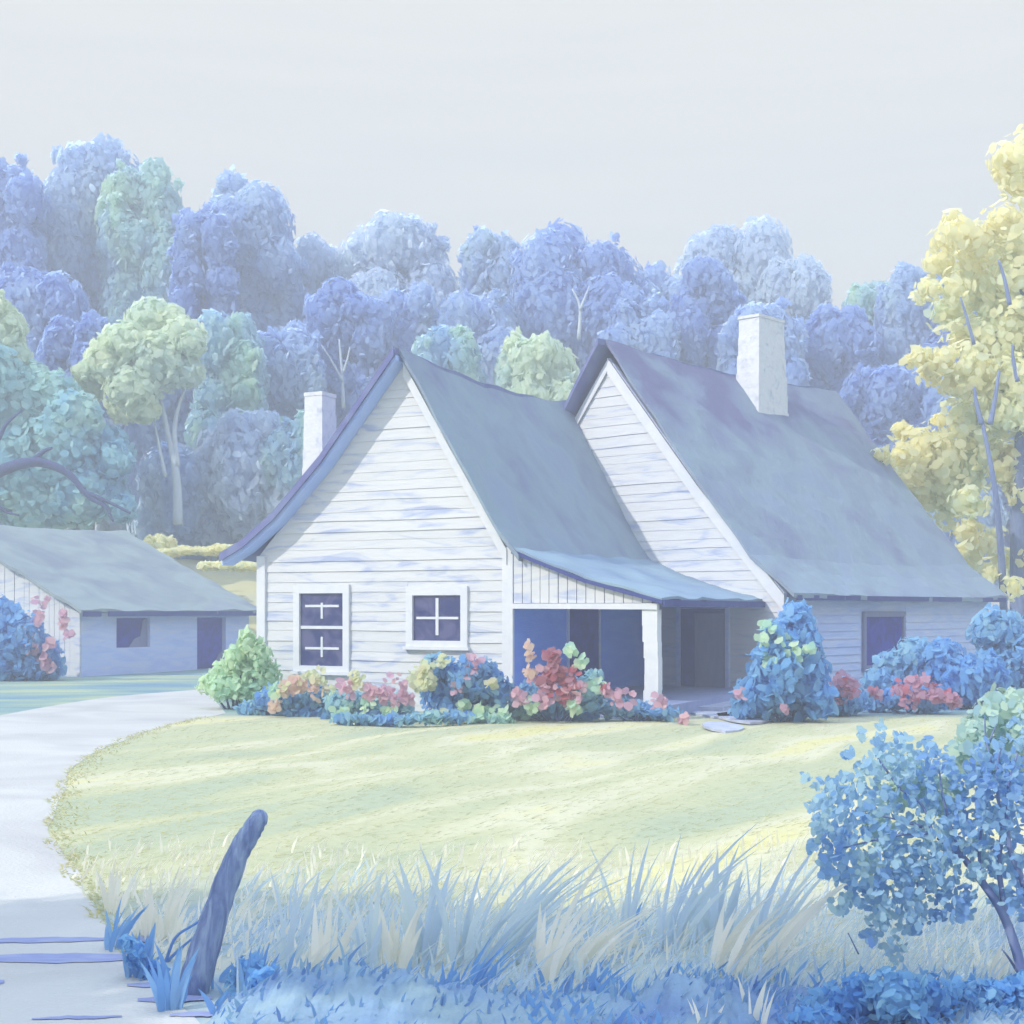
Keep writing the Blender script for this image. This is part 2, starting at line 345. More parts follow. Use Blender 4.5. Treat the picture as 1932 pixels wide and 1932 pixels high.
def gable_boards(fr, P, z0, dz, m, parent, openings=(), s=0., name='clapboards', tmin=None, tmax=None, gap=.0, wob=.012):
    """lapped boards on the gable plane s (facing -v), split round the openings (t0,t1,z0,z1)"""
    Pp = sorted(P); ts = np.linspace(Pp[0][0], Pp[-1][0], 200); zs = np.array([prof(Pp, t) for t in ts]); mb = MB()
    zt = zs.max(); z = z0; 
    def ext(zz):
        ok = ts[zs >= zz]
        return (ok.min(), ok.max()) if len(ok) else None
    while z < zt-.03:
        h = dz*random.uniform(.8, 1.2); z1 = min(z+h, zt-.02); e0 = ext(z); e1 = ext(z1) or (0, 0)
        if e0 is None: break
        lo0, hi0 = e0; lo1, hi1 = e1
        if tmin is not None: lo0 = max(lo0, tmin); lo1 = max(lo1, tmin)
        if tmax is not None: hi0 = min(hi0, tmax); hi1 = min(hi1, tmax)
        segs = [(lo0, hi0, lo1, hi1)]
        for (a, b, c, d) in openings:
            if z1 > c and z < d:
                new = []
                for (p0, p1, q0, q1) in segs:
                    if p0 < a < p1: new.append((p0, a, q0, a))
                    if p0 < b < p1: new.append((b, p1, b, q1))
                    if p1 <= a or p0 >= b: new.append((p0, p1, q0, q1))
                segs = new
        for (p0, p1, q0, q1) in segs:
            if p1-p0 < .05: continue
            w1, w2, w3 = [random.uniform(-wob, wob) for _ in range(3)]; nn = max(1, int((p1-p0)/1.1))
            pr_ = random.uniform(.012, .034)
            for k in range(nn):                      # gentle bow along each board
                a0 = p0+(p1-p0)*k/nn; a1 = p0+(p1-p0)*(k+1)/nn; b0 = q0+(q1-q0)*k/nn; b1 = q0+(q1-q0)*(k+1)/nn
                ww = lambda kk: w1*math.sin(kk*2.1+w2*200)*1.0
                o0, o1 = ww(k), ww(k+1)
                zb0, zb1 = z+o0+.004, z+o1+.004
                A = [fr(a0, s-pr_, zb0), fr(a1, s-pr_, zb1), fr(b1, s-.008, z1-.001), fr(b0, s-.008, z1-.001)]
                B = [fr(a0, s, zb0), fr(a1, s, zb1), fr(b1, s, z1-.001), fr(b0, s, z1-.001)]
                i = len(mb.V); mb.V += A+B
                mb.Fc += [[i, i+1, i+2, i+3], [i, i+4, i+5, i+1], [i, i+3, i+7, i+4], [i+1, i+5, i+6, i+2], [i+3, i+2, i+6, i+7]]
        z = z1
    return mb.build(name, m, parent)

def solid_wall(fr, P, s0, s1, m, parent, name='wall', zb=-.1, drop=.5):
    # front gable at full height, the body behind it lower so that it stays under the sagging roof
    Pp = sorted(P); zm = max(z for t, z in P); zl = min(z for t, z in P); mb = MB()
    mb.prism([fr(Pp[0][0], s0, zb)]+[fr(t, s0, z) for t, z in Pp]+[fr(Pp[-1][0], s0, zb)], fr.v*.12)
    Q = [(t, z-.12-drop*(z-zl)/(zm-zl)) for t, z in Pp]
    mb.prism([fr(Q[0][0], s0+.121, zb)]+[fr(t, s0+.121, z) for t, z in Q]+[fr(Q[-1][0], s0+.121, zb)], fr.v*(s1-s0-.12))
    return mb.build(name, m, parent)
    Pp = sorted(P)
    pts = [fr(Pp[0][0], s0, zb)]+[fr(t, s0, z) for t, z in Pp]+[fr(Pp[-1][0], s0, zb)]
    return MB().prism(pts, fr.v*(s1-s0)).build(name, m, parent)

def face_rect(mb, fr, side, a, b, z0, z1, off, th, w=0):
    """box on a face: side 'g' = gable plane (a,b are t), side 'r' = right wall at t=w (a,b are s); off = how proud its back is, th = thickness"""
    if side == 'g':
        mb.prism([fr(a, -off, z0), fr(b, -off, z0), fr(b, -off, z1), fr(a, -off, z1)], -fr.v*th)
    else:
        mb.prism([fr(w+off, a, z0), fr(w+off, b, z0), fr(w+off, b, z1), fr(w+off, a, z1)], fr.u*th)
    return mb
def window(fr, parent, side, a, b, z0, z1, w=0, fw=.17, muntins='cross', gm_=GLASS, fm=WHITE2, label=None, base=.0):
    mb = MB(); d = .085
    face_rect(mb, fr, side, a, b, z0, z1, base+.004, .012, w); win = mb.build('window', gm_, parent)
    mb = MB()
    face_rect(mb, fr, side, a-fw, a, z0-fw*.8, z1+fw*1.2, base, d, w); face_rect(mb, fr, side, b, b+fw, z0-fw*.8, z1+fw*1.2, base, d, w)
    face_rect(mb, fr, side, a, b, z1, z1+fw*1.2, base, d-.003, w); face_rect(mb, fr, side, a, b, z0-fw*.8, z0, base, d-.003, w)
    mb.build('window_frame', fm, win)
    mb = MB(); face_rect(mb, fr, side, a-fw-.05, b+fw+.05, z0-fw*.8-.07, z0-fw*.8-.002, base, d+.05, w); mb.build('sill', fm, win)
    mb = MB(); m_ = .028; cx = (a+b)/2; h = z1-z0
    if muntins == 'sash':
        face_rect(mb, fr, side, a+.02, b-.02, z0+h*.53-m_*1.3, z0+h*.53+m_*1.3, base+.016, .03, w)
        for lo_, hi_ in ((0, .53), (.53, 1)):
            zc = z0+h*(lo_+hi_)/2+.06*h*(1 if lo_ else -.4)
            face_rect(mb, fr, side, a+.14, b-.14, zc-m_, zc+m_, base+.016, .022, w)
            face_rect(mb, fr, side, cx-m_, cx+m_, z0+h*lo_+.12*h, z0+h*hi_-.13*h, base+.016, .025, w)
    elif muntins == 'cross':
        zc = (z0+z1)/2
        face_rect(mb, fr, side, a+.08, b-.08, zc-m_, zc+m_, base+.016, .022, w)
        face_rect(mb, fr, side, cx-m_*1.3, cx+m_*1.3, z0+.12*h, z1-.06*h, base+.016, .025, w)
    if muntins: mb.build('glazing_bars', fm, win)
    return win

def chimney(fr, parent, t, s, wt, ws, zb, zt, m=MORTAR, cap=True):
    mb = MB(); lv = 7
    for i in range(lv):                              # courses with slightly uneven edges
        a, b = i/lv, (i+1)/lv; k = 1+.32*(1-a)+random.uniform(-.015, .015)
        h0 = zb+(zt-zb)*a; h1 = zb+(zt-zb)*b
        q = [fr(t-wt/2*k, s-ws/2*k, h0), fr(t+wt/2*k, s-ws/2*k, h0), fr(t+wt/2*k, s+ws/2*k, h0), fr(t-wt/2*k, s+ws/2*k, h0)]
        mb.prism(q, (0, 0, h1-h0-.001))
    c = mb.build('chimney', m, parent)
    mb = MB(); k = 1.1
    mb.prism([fr(t-wt/2*k, s-ws/2*k, zt), fr(t+wt/2*k, s-ws/2*k, zt), fr(t+wt/2*k, s+ws/2*k, zt), fr(t-wt/2*k, s+ws/2*k, zt)], (0, 0, .09)); mb.build('chimney_cap', m, c)
    return c

# --- the nearer gabled cottage
f1 = Fr((-2.42, 32.0), (.445, .895))
P1 = [(-4.07,3.62),(-3.1,4.62),(-2.0,5.72),(0,8.05),(1.2,6.05),(2.70,3.62)]
c1 = thing('clapboard_cottage', f1(0, 0, 0), 'white clapboard cottage with tall front gable, two small-paned windows and an open side porch', 'house')
solid_wall(f1, [(t, z-.02) for t, z in P1], 0, 9.9, WHITE, c1)
wins1 = [(-2.87,-1.65,.98,2.68),(.22,1.46,1.60,2.62)]
ops = [(a-.17, b+.17, c-.14, d+.2) for a, b, c, d in wins1]
gable_boards(f1, [(-4.0,3.6)]+[(t, z-.05) for t, z in P1[1:-1]]+[(2.62,3.6)], .12, .235, WHITE, c1, ops, s=0)
window(f1, c1, 'g', *wins1[0], muntins='sash', fw=.17); window(f1, c1, 'g', *wins1[1], muntins='cross', fw=.17)
for (a, b, zt) in ((-4.10,-3.86,3.58), (2.50,2.76,3.66)):
    MB().prism([f1(a, -.085, 0), f1(b, -.085, 0), f1(b, -.085, zt), f1(a, -.085, zt)], f1.v*.084).build('corner_board', WHITE2, c1)
# bargeboard on right rake
rk = [(0.0,7.92),(1.2,5.92),(2.62,3.62)]
def rake_board(fr, pts, wd, s, th, m, parent, name='bargeboard'):
    mb = MB(); n = len(pts)
    up = [fr(t, s, z) for t, z in pts]; dn = [fr(t, s, z-wd) for t, z in pts]
    for i in range(n-1): mb.prism([dn[i], dn[i+1], up[i+1], up[i]], -fr.v*th)
    return mb.build(name, m, parent)
rake_board(f1, rk, .34, -.088, .03, WHITE2, c1)
r_l = [(0,8.20),(-2.0,5.86),(-3.3,4.62),(-4.2,3.98),(-4.85,3.66)]
r_r = [(0,8.22),(1.2,6.22),(2.35,4.30),(3.02,3.42)]
roof_slab(f1, r_l, -.46, 9.7, ROOFP, c1, th=.16, sag=.18)
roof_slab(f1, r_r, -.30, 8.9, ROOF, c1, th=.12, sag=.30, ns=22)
rake_board(f1, [(0,8.19),(-2.0,5.85),(-3.3,4.61),(-4.2,3.97),(-4.87,3.65)], .20, -.50, .035, ROOFP, c1)
# soffit boards lining the underside of the overhang
sl = MB()
for i in range(len(r_l)-1):
    (ta, za), (tb, zb_) = r_l[i], r_l[i+1]
    sl.prism([f1(ta, -.44, za-.30), f1(tb, -.44, zb_-.30), f1(tb, -.44, zb_-.17), f1(ta, -.44, za-.17)], f1.v*.42)
sl.build('soffit', SOFF, c1)
chimney(f1, c1, -2.84, .75, .48, .55, 4.4, 7.42)
# the side wall under the porch, with a dark panel for its shaded doorway
MB().prism([f1(2.705, .02, .0), f1(2.705, 9.0, .0), f1(2.705, 9.0, 3.3), f1(2.705, .02, 3.3)], f1.u*.02).build('side_boards', SHADEW2, c1)
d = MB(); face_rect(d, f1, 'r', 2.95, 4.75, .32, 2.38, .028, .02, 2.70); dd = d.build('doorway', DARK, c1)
d = MB(); face_rect(d, f1, 'r', 2.85, 2.945, .32, 2.44, .022, .05, 2.70); face_rect(d, f1, 'r', 4.755, 4.85, .32, 2.44, .022, .05, 2.70); face_rect(d, f1, 'r', 2.85, 4.85, 2.442, 2.52, .022, .05, 2.70); d.build('door_frame', SHADEW, dd)
# porch: lean-to roof, end panel, beam, post, deck
pr = [(2.80,3.66),(4.5,3.02),(6.25,2.56)]
roof_slab(f1, pr, -.22, 8.4, PROOF, c1, th=.06, name='porch_roof', sag=.03, ns=16, jag=.04)
rake_board(f1, [(2.80,3.60),(4.5,2.96),(6.27,2.50)], .085, -.20, .04, DARKT, c1, 'porch_fascia')
MB().prism([f1(6.27, -.2, 2.36), f1(6.27, 8.3, 2.36), f1(6.27, 8.3, 2.50), f1(6.27, -.2, 2.50)], f1.u*.05).build('porch_fascia', DARKT, c1)
pe = MB(); n = 15
for i in range(n):                                   # upright boards of the end panel
    a = 2.80+(6.02-2.80)*i/n; b = 2.80+(6.02-2.80)*(i+1)/n-.02; za = prof(pr, a)-.075; zb_ = prof(pr, b)-.075; o = random.uniform(0, .02)
    pe.prism([f1(a, -.10-o, 2.44), f1(b, -.10-o, 2.44), f1(b, -.10-o, zb_), f1(a, -.10-o, za)], f1.v*.05)
pe.build('porch_end_panel', WHITE, c1)
MB().prism([f1(2.78, -.17, 2.32), f1(6.14, -.17, 2.30), f1(6.14, -.17, 2.43), f1(2.78, -.17, 2.43)], f1.v*.14).build('porch_beam', WHITE2, c1)
q = MB(); 
for i in range(6):
    a = i/6; zz0 = .28+2.02*a; zz1 = .28+2.02*(a+1/6)-.001; w0 = .16-.01*math.sin(a*5); o = .02*math.sin(a*6)
    q.prism([f1(5.98-w0+o, -.13, zz0), f1(5.98+w0+o, -.13, zz0), f1(5.98+w0+o, .12, zz0), f1(5.98-w0+o, .12, zz0)], (0, 0, zz1-zz0))
q.build('porch_post', WHITE2, c1)
MB().prism([f1(2.72, -.15, .0), f1(6.2, -.15, .0), f1(6.2, 8.0, .0), f1(2.72, 8.0, .0)], (0, 0, .28)).build('porch_deck', DECK, c1)
MB().prism([f1(6.2, 2.3, .0), f1(6.75, 2.3, .0), f1(6.75, 4.6, .0), f1(6.2, 4.6, .0)], (0, 0, .14)).build('porch_step', STONE, c1)

# --- the taller cottage behind
f2 = Fr((2.70, 39.0), (.68, .733))
P2 = [(-5.0,2.8),(0,9.3),(3.0,5.62),(5.61,2.74)]
c2 = thing('tall_cottage', f2(0, 0, 0), 'taller steep-roofed cottage behind the porch with broad chimney through its right slope', 'house')
solid_wall(f2, [(t, z-.02) for t, z in P2], 0, 11.8, SHADEW, c2)
gb = [(-4.9,2.8),(0,9.22),(3.0,5.54),(5.55,2.7)]
gable_boards(f2, gb, .3, .27, WHITE, c2, [(2.35,3.98,0,2.42)], s=0, tmin=-1.6, wob=.02)
rake_board(f2, [(-.0,9.26),(3.0,5.58),(5.66,2.66)], .44, -.055, .05, WHITE2, c2)
rake_board(f2, [(-3.0,5.4),(0,9.22)], .30, -.058, .03, WHITE2, c2)
MB().prism([f2(5.44, -.06, 0), f2(5.64, -.06, 0), f2(5.64, -.06, 2.3), f2(5.44, -.06, 2.3)], f2.v*.2).build('corner_board', SHADEW, c2)
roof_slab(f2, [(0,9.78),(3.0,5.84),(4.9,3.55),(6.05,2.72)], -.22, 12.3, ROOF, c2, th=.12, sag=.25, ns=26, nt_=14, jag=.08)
roof_slab(f2, [(0,9.78),(-2.5,6.3),(-5.4,2.7)], -.5, 12.2, ROOFP, c2, th=.16, sag=.2)
MB().prism([f2(6.02, -.1, 2.53), f2(6.02, 12.1, 2.53), f2(6.02, 12.1, 2.66), f2(6.02, -.1, 2.66)], f2.u*.05).build('eaves_board', DARKT, c2)
# boards on the long wall, its blue shade put into their colour
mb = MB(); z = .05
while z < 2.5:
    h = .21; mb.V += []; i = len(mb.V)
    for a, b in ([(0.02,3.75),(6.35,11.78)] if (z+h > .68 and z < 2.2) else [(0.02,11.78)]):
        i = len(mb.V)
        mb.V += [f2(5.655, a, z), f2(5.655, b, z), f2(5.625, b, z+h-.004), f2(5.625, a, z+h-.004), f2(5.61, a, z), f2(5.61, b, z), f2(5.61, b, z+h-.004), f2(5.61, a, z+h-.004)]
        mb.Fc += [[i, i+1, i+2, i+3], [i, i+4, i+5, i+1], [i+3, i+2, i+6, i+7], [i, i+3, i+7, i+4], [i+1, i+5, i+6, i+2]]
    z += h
mb.build('side_boards', SHADEW, c2)
window(f2, c2, 'r', 4.0, 6.1, .78, 2.10, w=5.612, fw=.12, muntins=None, gm_=DARK, fm=GREYD)
chimney(f2, c2, .50, 6.9, .70, 1.35, 7.3, 11.25)
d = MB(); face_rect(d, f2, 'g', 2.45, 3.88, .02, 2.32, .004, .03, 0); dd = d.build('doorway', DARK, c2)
MB().prism([f2(2.92, -.06, .05), f2(3.86, -.06, .05), f2(3.86, -.06, 2.2), f2(2.92, -.06, 2.2)], f2.v*.02).build('door', GREYD, dd)
d = MB(); face_rect(d, f2, 'g', 2.33, 2.445, .02, 2.42, .0, .08); face_rect(d, f2, 'g', 3.885, 4.0, .02, 2.42, .0, .08); face_rect(d, f2, 'g', 2.33, 4.0, 2.421, 2.5, .0, .08); d.build('door_frame', SHADEW, dd)

# --- the low outbuilding at the left
f3 = Fr((-14.7+7*-.866, 48.0+3.5), (.5, .866))       # origin under the ridge
P3 = [(-3.0,2.6),(0,5.45),(7.0,2.22)]
c3 = thing('outbuilding', f3(0, 0, 0), 'low grey-roofed outbuilding beyond the road bend, white end wall and front coloured a shady blue-grey', 'outbuilding')
W3 = 8.6; op3 = [(1.62,3.25,.95,2.0),(5.7,7.3,.0,2.0)]
# body set back behind the front wall so the openings are shallow recesses; its dark colour stands for the unlit inside
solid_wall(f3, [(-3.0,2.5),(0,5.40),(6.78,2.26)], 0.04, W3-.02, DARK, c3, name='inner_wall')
fw = MB(); ss = sorted({0., W3, 1.62, 3.25, 5.7, 7.3}); zz = sorted({-.1, 0., .95, 2.0, 2.2})
for i in range(len(ss)-1):
    for j in range(len(zz)-1):
        sm, zm = (ss[i]+ss[i+1])/2, (zz[j]+zz[j+1])/2
        if any(a < sm < b and c < zm < d_ for a, b, c, d_ in op3): continue
        fw.prism([f3(6.8, ss[i], zz[j]), f3(6.8, ss[i+1], zz[j]), f3(6.8, ss[i+1], zz[j+1]), f3(6.8, ss[i], zz[j+1])], f3.u*.2)
fw.build('wall', SHADEW, c3)
nb = 40; eb = MB()
for i in range(nb):                                  # upright boards of the white end wall
    a = -3+10*i/nb; b = -3+10*(i+1)/nb-.015; o = random.uniform(.0, .03)
    eb.prism([f3(a, -.03-o, -.1), f3(b, -.03-o, -.1), f3(b, -.03-o, prof(P3, b)-.06), f3(a, -.03-o, prof(P3, a)-.06)], f3.v*.06)
eb.build('end_boards', WHITE, c3)
MB().prism([f3(-3.0, W3-.015, -.1), f3(7, W3-.015, -.1), f3(7, W3-.015, 2.2), f3(0, W3-.015, 5.35), f3(-3, W3-.015, 2.5)], f3.v*.06).build('end_wall', SHADEW, c3)
d = MB(); a, b, c, d_ = op3[0]
face_rect(d, f3, 'r', a, b, c, d_, .0, .02, 6.79); w = d.build('window', DARK, c3)
MB().prism([f3(6.85, 2.35, .96), f3(6.85, 3.24, .96), f3(6.85, 3.24, 1.99), f3(6.85, 3.02, 1.9), f3(6.85, 2.9, 1.35), f3(6.85, 2.6, 1.25)], f3.u*.02).build('broken_shutter', GREYD, w)
d = MB(); a, b, c, d_ = op3[1]; face_rect(d, f3, 'r', a, b, c, d_, .0, .02, 6.79); w = d.build('doorway', DARK, c3)
MB().prism([f3(6.86, 6.7, .02), f3(6.86, 7.28, .02), f3(6.86, 7.28, .75), f3(6.86, 7.0, .55)], f3.u*.02).build('door_remnant', GREYD, w)
roof_slab(f3, [(0,5.62),(3.5,4.0),(7.35,2.30)], -.35, 9.0, SROOF, c3, th=.12, sag=.12, jag=.1)
roof_slab(f3, [(0,5.62),(-3.4,2.6)], -.35, 9.0, SROOF, c3, th=.12, sag=.12)
eb = MB()
for a, b in ((-.25,.55), (.9,8.7)): eb.prism([f3(7.33, a, 2.06), f3(7.33, b, 2.06), f3(7.33, b, 2.24), f3(7.33, a, 2.24)], f3.u*.06)
eb.build('eaves_board', DARKT, c3)

# ---------------------------------------------------------------- trees beyond
def tree_clumps(px, top, hw, Y, bot=1000, seed=0, lean=0., slim=1.0):
    r = random.Random(seed*13+5); cl = []; py = top+hw*.42; step = hw*.42
    lvl = 0
    while py < bot:
        f = min(1, .62+.28*lvl); w = hw*f*slim; n = 2 if (lvl == 0 or w < 60) else 3
        for k in range(n):
            rr = hw*(r.uniform(.34, .50) if lvl == 0 else r.uniform(.46, .62)); off = 0 if n == 1 else (k/(n-1)-.5)*2*(w-rr*.8)
            x = px+off+r.uniform(-.12, .12)*hw+lean*(py-top)
            y_ = py+r.uniform(-.25, .25)*hw*(.8 if lvl else 1.)-(.04*hw if lvl == 0 else 0)
            dY = r.uniform(-.5, .5)*hw/F*Y
            c = pt(x, y_, Y+dY); s = rr/F*Y
            cl.append((c[0], c[1], c[2], s, s*1.0, s*r.uniform(1.0, 1.45), r.random()))
        for k in range(6 if lvl < 3 else 3):        # small outer tufts make the outline ragged
            sg = r.choice((-1, 1)); rr = hw*r.uniform(.05, .15)
            c = pt(px+sg*w*r.uniform(.55, 1.15)+lean*(py-top), py+r.uniform(-.62, .3)*hw, Y+r.uniform(-1, 1)); s = rr/F*Y
            cl.append((c[0], c[1], c[2], s, s, s, r.random()))
        py += step; lvl += 1; step = hw*.55
    return cl
def forest_tree(name, label, px, top, hw, Y, m, seed, bot=1010, bark=PALEB, size=.30, base=None, slim=1., lean=0., trunk=None, cover=1.5):
    bx = (px-CX)/F*Y; bz = float(hgt(bx, Y))
    o = thing(name, (bx, Y, bz), label, 'tree', 'trees of the wood behind the cottages')
    cl = tree_clumps(px, top, hw, Y, bot, seed, lean, slim)
    foliage('crown', cl, size, m, o, cover=cover, asp=1.9, up=.8, jit=.3, lift=.24, fill=.1)
    tb = MB(); tp = pt(px, top+hw*1.3, Y); r0 = .012*hw/F*Y*10
    tb.tube(smooth_path([(bx, Y, bz-.2), (bx+.15, Y, bz+(tp[2]-bz)*.5), (tp[0], Y, tp[2])], 5), np.linspace(r0*1.2, r0*.35, 11), 8)
    if trunk:
        for path, w0, w1 in trunk:
            P = smooth_path([pt(*q) for q in path], 5); tb.tube(P, np.linspace(w0, w1, len(P)), 7)
    tb.build('trunk', bark, o, smooth=True)
    return o
FT = [
 # name, label, px, top, hw, Y, mat, kwargs
 ('leafy_tree','deep blue tree at the left edge of the wood, cut by the frame', 5,310,72,82,F_DEEP,{}),
 ('leafy_tree','tallest pale blue tree of the wood, above the lime crown on the left', 175,292,92,86,F_BLUE,{}),
 ('leafy_tree','blue-green tree with a sunlit green flank, right of the tallest tree', 268,322,66,83,F_TEALF,{}),
 ('leafy_tree','narrow deep blue tree between the tallest tree and the rounded one beside it', 385,400,52,80,F_DEEP,{}),
 ('leafy_tree','broad rounded blue tree left of the first chimney', 468,362,88,84,F_BLUE,{}),
 ('leafy_tree','low pale blue tree behind the first chimney in the dip of the skyline', 606,472,66,88,F_PALE,{}),
 ('leafy_tree','deep blue tree directly behind the first chimney', 655,548,72,77,F_DEEP,dict(bot=900, trunk=[([(648,770,74.5),(645,700,74.5),(640,640,74.5)],.12,.04),([(647,720,74.4),(625,680,74.4),(606,650,74.4)],.08,.03),([(647,705,74.4),(656,675,74.4),(660,655,74.4)],.07,.03)])),
 ('leafy_tree','light blue rounded tree above the ridge of the white cottage', 752,430,98,85,F_PALE,{}),
 ('leafy_tree','slim blue tree standing between two round crowns over the white roof', 930,442,54,83,F_BLUE,{}),
 ('leafy_tree','mid-blue domed tree above the meeting of the two roofs', 1090,458,108,81,F_DEEP,dict(bot=860, trunk=[([(1092,640,76.5),(1094,580,76.5),(1080,545,76.5)],.11,.04),([(1094,585,76.4),(1104,560,76.4),(1112,540,76.4)],.08,.03)])),
 ('leafy_tree','pale green tree peeping over the right roof slope of the white cottage', 846,634,62,72,F_TEALF,dict(bot=860)),
 ('leafy_tree','lime-tinged tree in the gap between the two gables', 1008,640,66,71,F_LIME,dict(bot=880, size=.36)),
 ('leafy_tree','blue tree just left of the tall pale one, above the ridge of the taller cottage', 1255,520,62,84,F_BLUE,{}),
 ('leafy_tree','darker blue tree under the tall pale one, above the ridge of the taller cottage', 1335,508,58,80,F_DEEP,dict(bot=820)),
 ('leafy_tree','tall pale blue tree left of the broad chimney', 1390,428,92,89,F_PALE,{}),
 ('leafy_tree','pale blue tree right behind the broad chimney', 1496,498,66,87,F_PALE,{}),
 ('leafy_tree','shorter deep blue tree right of the broad chimney', 1585,600,66,80,F_DEEP,dict(bot=960)),
 ('leafy_tree','greenish tree between the broad chimney and the yellow tree', 1648,540,50,84,F_TEALF,{}),
 ('leafy_tree','blue tree behind the outer twigs of the yellow tree', 1725,515,66,82,F_BLUE,dict(trunk=[([(1668,830,77),(1672,760,77),(1668,720,77)],.09,.04),([(1700,820,77),(1708,770,77),(1712,728,77)],.09,.04),([(1636,800,77),(1640,745,77)],.08,.04)])),
 ('leafy_tree','deep blue tree behind the trunk of the yellow tree at the right edge', 1850,560,90,80,F_DEEP,{}),
 ('leafy_tree','small dark blue domed tree at the left of the lime tree', 128,612,46,73,F_DEEP,dict(bot=800)),
 ('leafy_tree','smaller dark blue domed tree nestled against the lime tree', 182,610,36,72,F_DEEP,dict(bot=760)),
 ('leafy_tree','greenish tree at the right shoulder of the lime tree', 432,606,60,71,F_TEALF,dict(bot=860, trunk=[([(430,960,69),(426,900,69),(440,840,69)],.16,.06)])),
 ('leafy_tree','blue tree standing left of the first chimney below the rounded crown', 535,620,62,74,F_BLUE,dict(bot=960)),
 ('leafy_tree','soft blue tree rising behind the left slope of the white cottage', 470,800,90,69,F_PALE,dict(bot=1010)),
 ('leafy_tree','pale blue low tree above the yellow bank, left of the white cottage', 350,840,80,70,F_BLUE,dict(bot=1010)),
 ('leafy_tree','blue-green low tree behind the eaves of the white cottage', 560,800,60,68,F_TEALF,dict(bot=980)),
 ('leafy_tree','blue tree behind the far roof end of the taller cottage', 1780,720,90,76,F_BLUE,dict(bot=1080)),
 ('leafy_tree','pale blue tree filling the dip behind the ridge of the white cottage', 905,560,72,79,F_BLUE,dict(bot=860)),
 ('leafy_tree','blue tree low behind the apex of the white cottage', 770,560,60,78,F_BLUE,dict(bot=860)),
 ('leafy_tree','blue tree low behind the ridge of the taller cottage', 1210,560,64,78,F_BLUE,dict(bot=860)),
 ('leafy_tree','blue tree low behind the broad chimney', 1440,580,70,77,F_BLUE,dict(bot=860)),
 ('leafy_tree','deep blue tree low on the right of the taller roof', 1660,700,70,75,F_DEEP,dict(bot=1080)),
 ('leafy_tree','deep blue tree low behind the lime tree', 280,620,80,78,F_BLUE,dict(bot=960)),
 ('leafy_tree','deep blue tree low at the left edge behind the teal tree', 70,520,80,78,F_DEEP,dict(bot=900)),
]
for i, (nm, lb, px, top, hw, Y, m, kw) in enumerate(FT):
    forest_tree(nm, lb, px, top, hw, Y, m, i, **kw)

# the lime-crowned tree in front of the wood
Y = 66.; b0 = pt(335, 985, Y); b0[2] = float(hgt(b0[0], Y))
lt = thing('lime_tree', b0, 'pale lime-crowned tree with forked pale trunk, left of the white cottage', 'tree')
cl = []
for (x, y, r, t) in [(285,605,45,.9),(345,640,42,.8),(240,650,45,.85),(300,680,62,.6),(200,690,42,.9),(175,725,34,.95),(250,735,48,.8),(235,770,30,.9),(350,700,34,.3),(320,610,36,.9),(205,660,30,.9),(275,775,26,.7),(360,650,26,.7),(160,705,22,.9)]:
    c = pt(x, y, Y+random.uniform(-1, .6)); s = r/F*Y; cl.append((*c, s, s, s*.9, t))
foliage('crown', cl, .34, F_LIME, lt, cover=1.9)
tb = MB()
for path, w0, w1 in [([(336,990,Y),(333,900,Y),(318,820,Y),(300,740,Y)],.24,.07), ([(334,880,Y),(330,800,Y),(352,720,Y)],.16,.05), ([(312,900,Y-.3),(300,840,Y-.3),(290,790,Y-.3)],.10,.04)]:
    P = smooth_path([pt(*q) for q in path], 6); tb.tube(P, np.linspace(w0, w1, len(P)), 8)
tb.build('trunk', PALEB, lt, smooth=True)

# the teal tree over the outbuilding with bare dark limbs
Y = 63.4; b0 = pt(-70, 1000, Y); b0[2] = float(hgt(b0[0], Y))
tt = thing('spreading_tree', b0, 'spreading teal tree behind the outbuilding with bare dark limbs in front of its leaves', 'tree')
cl = []
for (x, y, r, t) in [(-60,720,90,.6),(20,780,80,.55),(90,760,60,.7),(110,850,75,.4),(190,860,58,.2),(30,880,90,.45),(150,930,60,.3),(200,930,42,.15),(-40,900,90,.4),(70,950,70,.5),(140,790,50,.6),(215,870,34,.1),(-100,820,90,.5),(230,960,26,.2),(5,720,42,.8),(60,720,36,.8)]:
    c = pt(x, y, Y+random.uniform(-.8, .8)); s = r/F*Y; cl.append((*c, s, s*.8, s, t))
foliage('crown', cl, .36, F_TEAL, tt, cover=1.6)
tb = MB(); Yb = 59.4
for path, w0, w1 in [([(-70,1010,Y),(-72,900,Y-.6),(-60,780,Y)],.5,.2),
    ([(-72,930,61.5),(-20,898,60.6),(40,875,Yb),(85,874,Yb),(130,895,Yb),(165,935,Yb),(198,955,Yb),(214,984,Yb)],.30,.045),
    ([(60,872,Yb),(82,852,Yb),(99,845,Yb)],.13,.05), ([(152,926,Yb),(180,936,Yb),(215,952,Yb),(246,968,Yb)],.10,.05),
    ([(-60,850,61.),(-10,835,Yb),(12,800,Yb),(42,773,Yb)],.16,.04), ([(-60,960,61),(-10,955,Yb),(12,966,Yb),(36,972,Yb)],.10,.04)]:
    P = smooth_path([pt(*q) for q in path], 6); tb.tube(P, np.linspace(w0, w1, len(P)), 8)
tb.build('trunk', BARK, tt, smooth=True)
Y = 64.5; b0 = pt(-10, 1000, Y); b0[2] = float(hgt(b0[0], Y))
ot = thing('lime_tree', b0, 'light green tree cut by the left edge, above the spreading teal tree', 'tree')
cl = [(*pt(x, y, Y+random.uniform(-.5, .5)), r/F*Y, r/F*Y, r/F*Y, t) for x, y, r, t in [(-15,640,55,.8),(15,620,36,.9),(25,680,34,.7),(-30,580,40,.9),(-50,680,60,.6),(0,590,26,.9)]]
